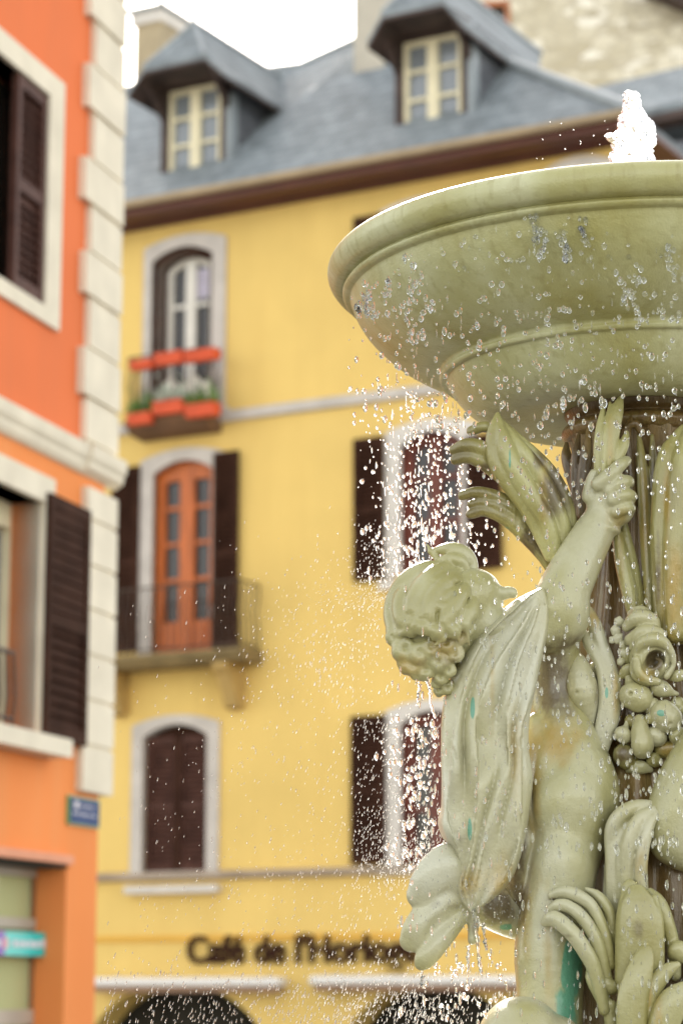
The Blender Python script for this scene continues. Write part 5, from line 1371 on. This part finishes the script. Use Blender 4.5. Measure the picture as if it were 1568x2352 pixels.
# ------------------------------------------------------------------ water
# jet rising over the bowl
S = Sculpt(1360, 1540, 190, 430, -120, 120, 3, 6)
S.tube([(1436, 216, 0, 7), (1446, 244, 0, 18), (1456, 280, 0, 33), (1456, 325, 0, 40), (1450, 372, 0, 50), (1450, 420, 0, 56)], k=8)
q = random.Random(21)
for k in range(60):
    y = q.uniform(215, 410); t = (y-215)/190; a = q.uniform(0, 6.28); rr = 8+44*t
    S.tube([(1450+rr*math.cos(a), y, rr*math.sin(a), q.uniform(5, 13)), (1450+rr*1.02*math.cos(a), y+q.uniform(5, 18), rr*math.sin(a), q.uniform(3, 9))], k=6)
S.tube([(1416, 326, 0, 10), (1402, 316, 0, 11), (1393, 312, 0, 6)], k=6); S.tube([(1490, 276, 0, 5), (1496, 290, 0, 8), (1498, 330, 0, 9)], k=6)
for k in range(70):
    y = q.uniform(215, 410); t = (y-215)/190; a = q.uniform(0, 6.28); rr = 12+50*t
    S.ell((1450+rr*math.cos(a), y, rr*math.sin(a)), (q.uniform(3, 7), q.uniform(4, 11), q.uniform(3, 7)), 4, mode=q.choice(['cut', 'add', 'cut']))
S.noise(2.6, 9, 3)
jt = empty('water_jet', Matrix.Translation(AX))
P = S.build('water_column', M['foam'], jt)
tag(jt, 'short white jet of water bubbling up above the bowl rim', 'water jet')

def trickle(pts, r, label, seed):
    q = random.Random(seed)
    P = catmull([(x, y, z+dax(y)) for x, y, z in pts], 34)
    rs = [max(1.0, 0.75*r*(0.55+0.75*abs(math.sin(i*0.9+seed))*q.uniform(0.4, 1.1))) for i in range(len(P))]
    P = P+np.array([[q.uniform(-1.6, 1.6), 0, q.uniform(-1.6, 1.6)] for _ in P])
    o_ = W(P); base = o_[-1]
    mb = MB(); mb.tube([tuple(p-base) for p in o_], [v*PX for v in rs], 8)
    for k in range(5):
        i = q.randrange(len(P)); c = o_[i]-base
        mb.tube([tuple(c+np.array([q.uniform(-6, 6)*PX, 0, 4*PX])), tuple(c+np.array([0, 0, 0.0])), tuple(c+np.array([0, 0, -7*PX]))], [1*PX, 4.2*PX, 1.2*PX], 7)
    o = mb.build('water_trickle', M['drop'], smooth=True); o.location = Vector(base)
    tag(o, label, 'water trickle')
trickle([(962, 1552, -335), (961, 1585, -335), (957, 1620, -335)], 3.2, 'thin water trickle dripping from the lowest curls of the cherub, shorter strand', 1)
trickle([(978, 1556, -335), (986, 1585, -335), (988, 1615, -335), (1000, 1650, -335)], 4.2, 'water trickle bending outwards below the curls of the cherub, longer strand', 2)
trickle([(1090, 2060, -335), (1088, 2100, -338), (1092, 2130, -336), (1098, 2190, -335), (1104, 2232, -335)], 5.0, 'thickest water trickle pouring from the drapery hem beside the leg', 3)
trickle([(1076, 2170, -292), (1074, 2210, -292), (1072, 2268, -292)], 3.0, 'straight thin trickle below the narrow tip of the drapery', 4)
trickle([(1108, 2120, -320), (1112, 2150, -320), (1118, 2182, -320)], 2.6, 'short trickle in front of the yellow gap beside the leg', 5)
trickle([(969, 2230, -300), (968, 2262, -300)], 2.6, 'drip hanging from the flared drapery end', 6)

# drops: one mesh of small stretched beads, nobody could count them
def beads(name, L, mat, label, cat, rough=False):
    """L: rows of (x, y, absolute depth, r, stretch, lean)"""
    ico = bmesh.new(); bmesh.ops.create_icosphere(ico, subdivisions=1 if rough else 2, radius=1.0)
    bv = np.array([v.co[:] for v in ico.verts]); bf = np.array([[v.index for v in f.verts] for f in ico.faces]); ico.free()
    L = np.asarray(L, float); n = len(L)
    C = W(L[:, :3]) - np.array(AX); r = L[:, 3]*PX
    B = bv[None]*r[:, None, None]*np.ones((n, 1, 1))
    B = B*(1+0.12*nrg.normal(size=(n, 1, 3)))
    wob = 1+0.035*nrg.normal(size=(n, len(bv), 1)) if not rough else 1
    B = B*wob
    B[..., 2] *= L[:, 4][:, None]
    B[..., 0] += B[..., 2]*L[:, 5][:, None]
    V = (C[:, None]+B).reshape(-1, 3)
    Fc = (bf[None]+(np.arange(n)*len(bv))[:, None, None]).reshape(-1, 3)
    me = bpy.data.meshes.new(name)
    me.vertices.add(len(V)); me.vertices.foreach_set('co', V.astype(np.float32).ravel())
    me.loops.add(Fc.size); me.loops.foreach_set('vertex_index', Fc.astype(np.int32).ravel())
    me.polygons.add(len(Fc)); me.polygons.foreach_set('loop_start', np.arange(0, Fc.size, 3, dtype=np.int32)); me.polygons.foreach_set('loop_total', np.full(len(Fc), 3, np.int32))
    me.update(calc_edges=True); me.shade_smooth(); me.materials.append(mat)
    o = bpy.data.objects.new(name, me); o.location = AX; col.objects.link(o)
    tag(o, label, cat, kind='stuff')
    return o
RIM = 0.79/PX
def rimdepth(x, j=0):
    """depth of the falling curtain, straight below the near half of the rim"""
    d = (x-1480)/RIM
    return -RIM*math.sqrt(max(0.0, 1-d*d))*0.97 + j
L = []
q = random.Random(77)
def drop(x, y, z, r, st=1.25, lean=0.0): L.append((x, y, z+dax(y), r, st, lean))
# curtain falling from the near rim across the underside of the bowl and the figures
n = 0
while n < 1050:
    x = q.uniform(800, 1600); y = 470+q.random()**0.8*1500
    if y < 470+max(0, 1150-x)*0.62: continue
    if y > 1000 and x < 1090: continue
    if y > 1150 and q.random() < 0.62: continue
    fall = (y-470)/900
    drop(x, y, rimdepth(x, q.gauss(0, 40))*0.93, (q.choice([1.8, 2.4, 3.0, 3.8, 4.8, 5.4]) if y < 980 else q.choice([1.6, 2.2, 2.8, 3.4]))*q.uniform(.8, 1.1), 1.15+0.95*min(1.6, fall)); n += 1
# strings of drops
for x0, y0, y1, nn in ((943, 585, 790, 60), (1225, 495, 560, 30), (1243, 520, 600, 26), (1292, 530, 600, 34), (1342, 500, 560, 22), (850, 650, 730, 60), (1000, 690, 720, 8), (1460, 640, 760, 26), (1425, 620, 700, 16), (1540, 560, 640, 18), (880, 640, 680, 24), (830, 700, 730, 16)):
    for k in range(nn):
        y = q.uniform(y0, y1); wv = 9*math.sin(y*0.05+x0)
        drop(x0+wv+q.gauss(0, 5 if nn < 50 else 9), y, rimdepth(x0, q.gauss(0, 8))*0.95, q.uniform(2, 4.6), q.uniform(1.2, 2.4))
# veil behind the left rim, caught by the sun
n = 0
while n < 800:
    x = q.gauss(985, 75); y = 820+q.random()*520
    if x < 825 or x > 1170: continue
    if y < 850+abs(x-960)*0.35 and q.random() < .6: continue
    if y < 980 and q.random() < 0.35: continue
    drop(x, y, q.uniform(-150, 500), q.choice([1.5, 2.0, 2.4, 3.0, 3.6, 4.8])*q.uniform(.65, 1.0), 1.25+0.7*(y-820)/500); n += 1
for k in range(150):
    x = q.gauss(970, 60); y = 850+q.random()*470
    if 840 < x < 1130: drop(x, y, q.uniform(-150, 300), q.uniform(0.9, 1.7), q.uniform(4, 9), q.uniform(-.03, .05))
for k in range(110):
    x = q.uniform(880, 1570); y = 480+q.random()*500
    if y > 500+max(0, 1150-x)*0.5: drop(x, y, rimdepth(x, q.gauss(0, 15))*0.94, q.uniform(0.8, 1.5), q.uniform(4, 9))
# drops around the lower figures
for k in range(430):
    x = q.uniform(900, 1580); y = q.uniform(1350, 2352)
    drop(x, y, q.uniform(-700, -420), q.uniform(1.5, 3.3), q.uniform(2.0, 3.4))
# splash at the foot and beside the drapery
for k in range(70):
    x = min(1160, max(930, q.gauss(1070, 50))); y = q.uniform(2190, 2352); drop(x, y, q.uniform(-340, -150), q.uniform(1.6, 5.2), q.uniform(1, 1.5))
for k in range(170):
    x = q.gauss(955, 30); y = q.uniform(1650, 2000); drop(x, y, q.uniform(-340, 100), q.uniform(2, 5.2), q.uniform(1.1, 2))
for k in range(16):
    drop(q.uniform(1180, 1400), q.uniform(270, 372), q.uniform(-500, 0), q.uniform(0.8, 1.4), q.uniform(1, 1.8), q.uniform(-1, 1))
beads('water_drops', L, M['drop'], 'falling water drops around the fountain bowl and figures', 'water')
# fine wind-blown spray on the left
L = []
def mist(n, fx, fy, r=(0.8, 1.7), st=(2.4, 5.0), z=(-500, 500), lean=(0.15, 0.6)):
    for k in range(n):
        x, y = fx(), fy()
        drop(x, y, q.uniform(*z), 0.62*q.uniform(*r), q.uniform(*st)*1.25, 0.6*q.uniform(*lean))
mist(1500, lambda: q.triangular(200, 1020, 900), lambda: 1150+1200*math.sqrt(q.random()))
mist(420, lambda: q.triangular(480, 1020, 760), lambda: q.triangular(1250, 1700, 1500))
mist(620, lambda: q.uniform(240, 1180), lambda: q.triangular(2180, 2360, 2350), (1.0, 2.4), (2.5, 4.5))
mist(700, lambda: q.gauss(960, 70), lambda: q.gauss(1960, 45), (0.8, 1.8), (1.5, 4), (-350, 200), (-0.6, 0.9))
mist(300, lambda: q.gauss(860, 35), lambda: q.gauss(1310, 70), (0.9, 2.0), (1.2, 3))
mist(380, lambda: q.gauss(930, 110), lambda: q.gauss(2310, 40), (1.0, 2.2), (2, 4))
mist(520, lambda: q.uniform(820, 1010), lambda: q.uniform(1640, 2000), (0.8, 1.8), (2, 4))
mist(220, lambda: 900-abs(q.gauss(0, 90)), lambda: q.gauss(1375, 25), (0.8, 1.5), (1, 2), (-400, -250), (1.0, 2.5))
mist(300, lambda: q.gauss(1090, 70), lambda: q.gauss(2080, 40), (0.8, 1.6), (1, 3), (-420, -340), (-0.8, 0.8))
mist(600, lambda: q.uniform(1000, 1570), lambda: q.uniform(1300, 2352), (0.7, 1.4), (3, 7), (-700, -420), (0.0, 0.15))
beads('water_spray', L, M['mist'], 'fine white spray drifting left of the fountain', 'water', rough=True)
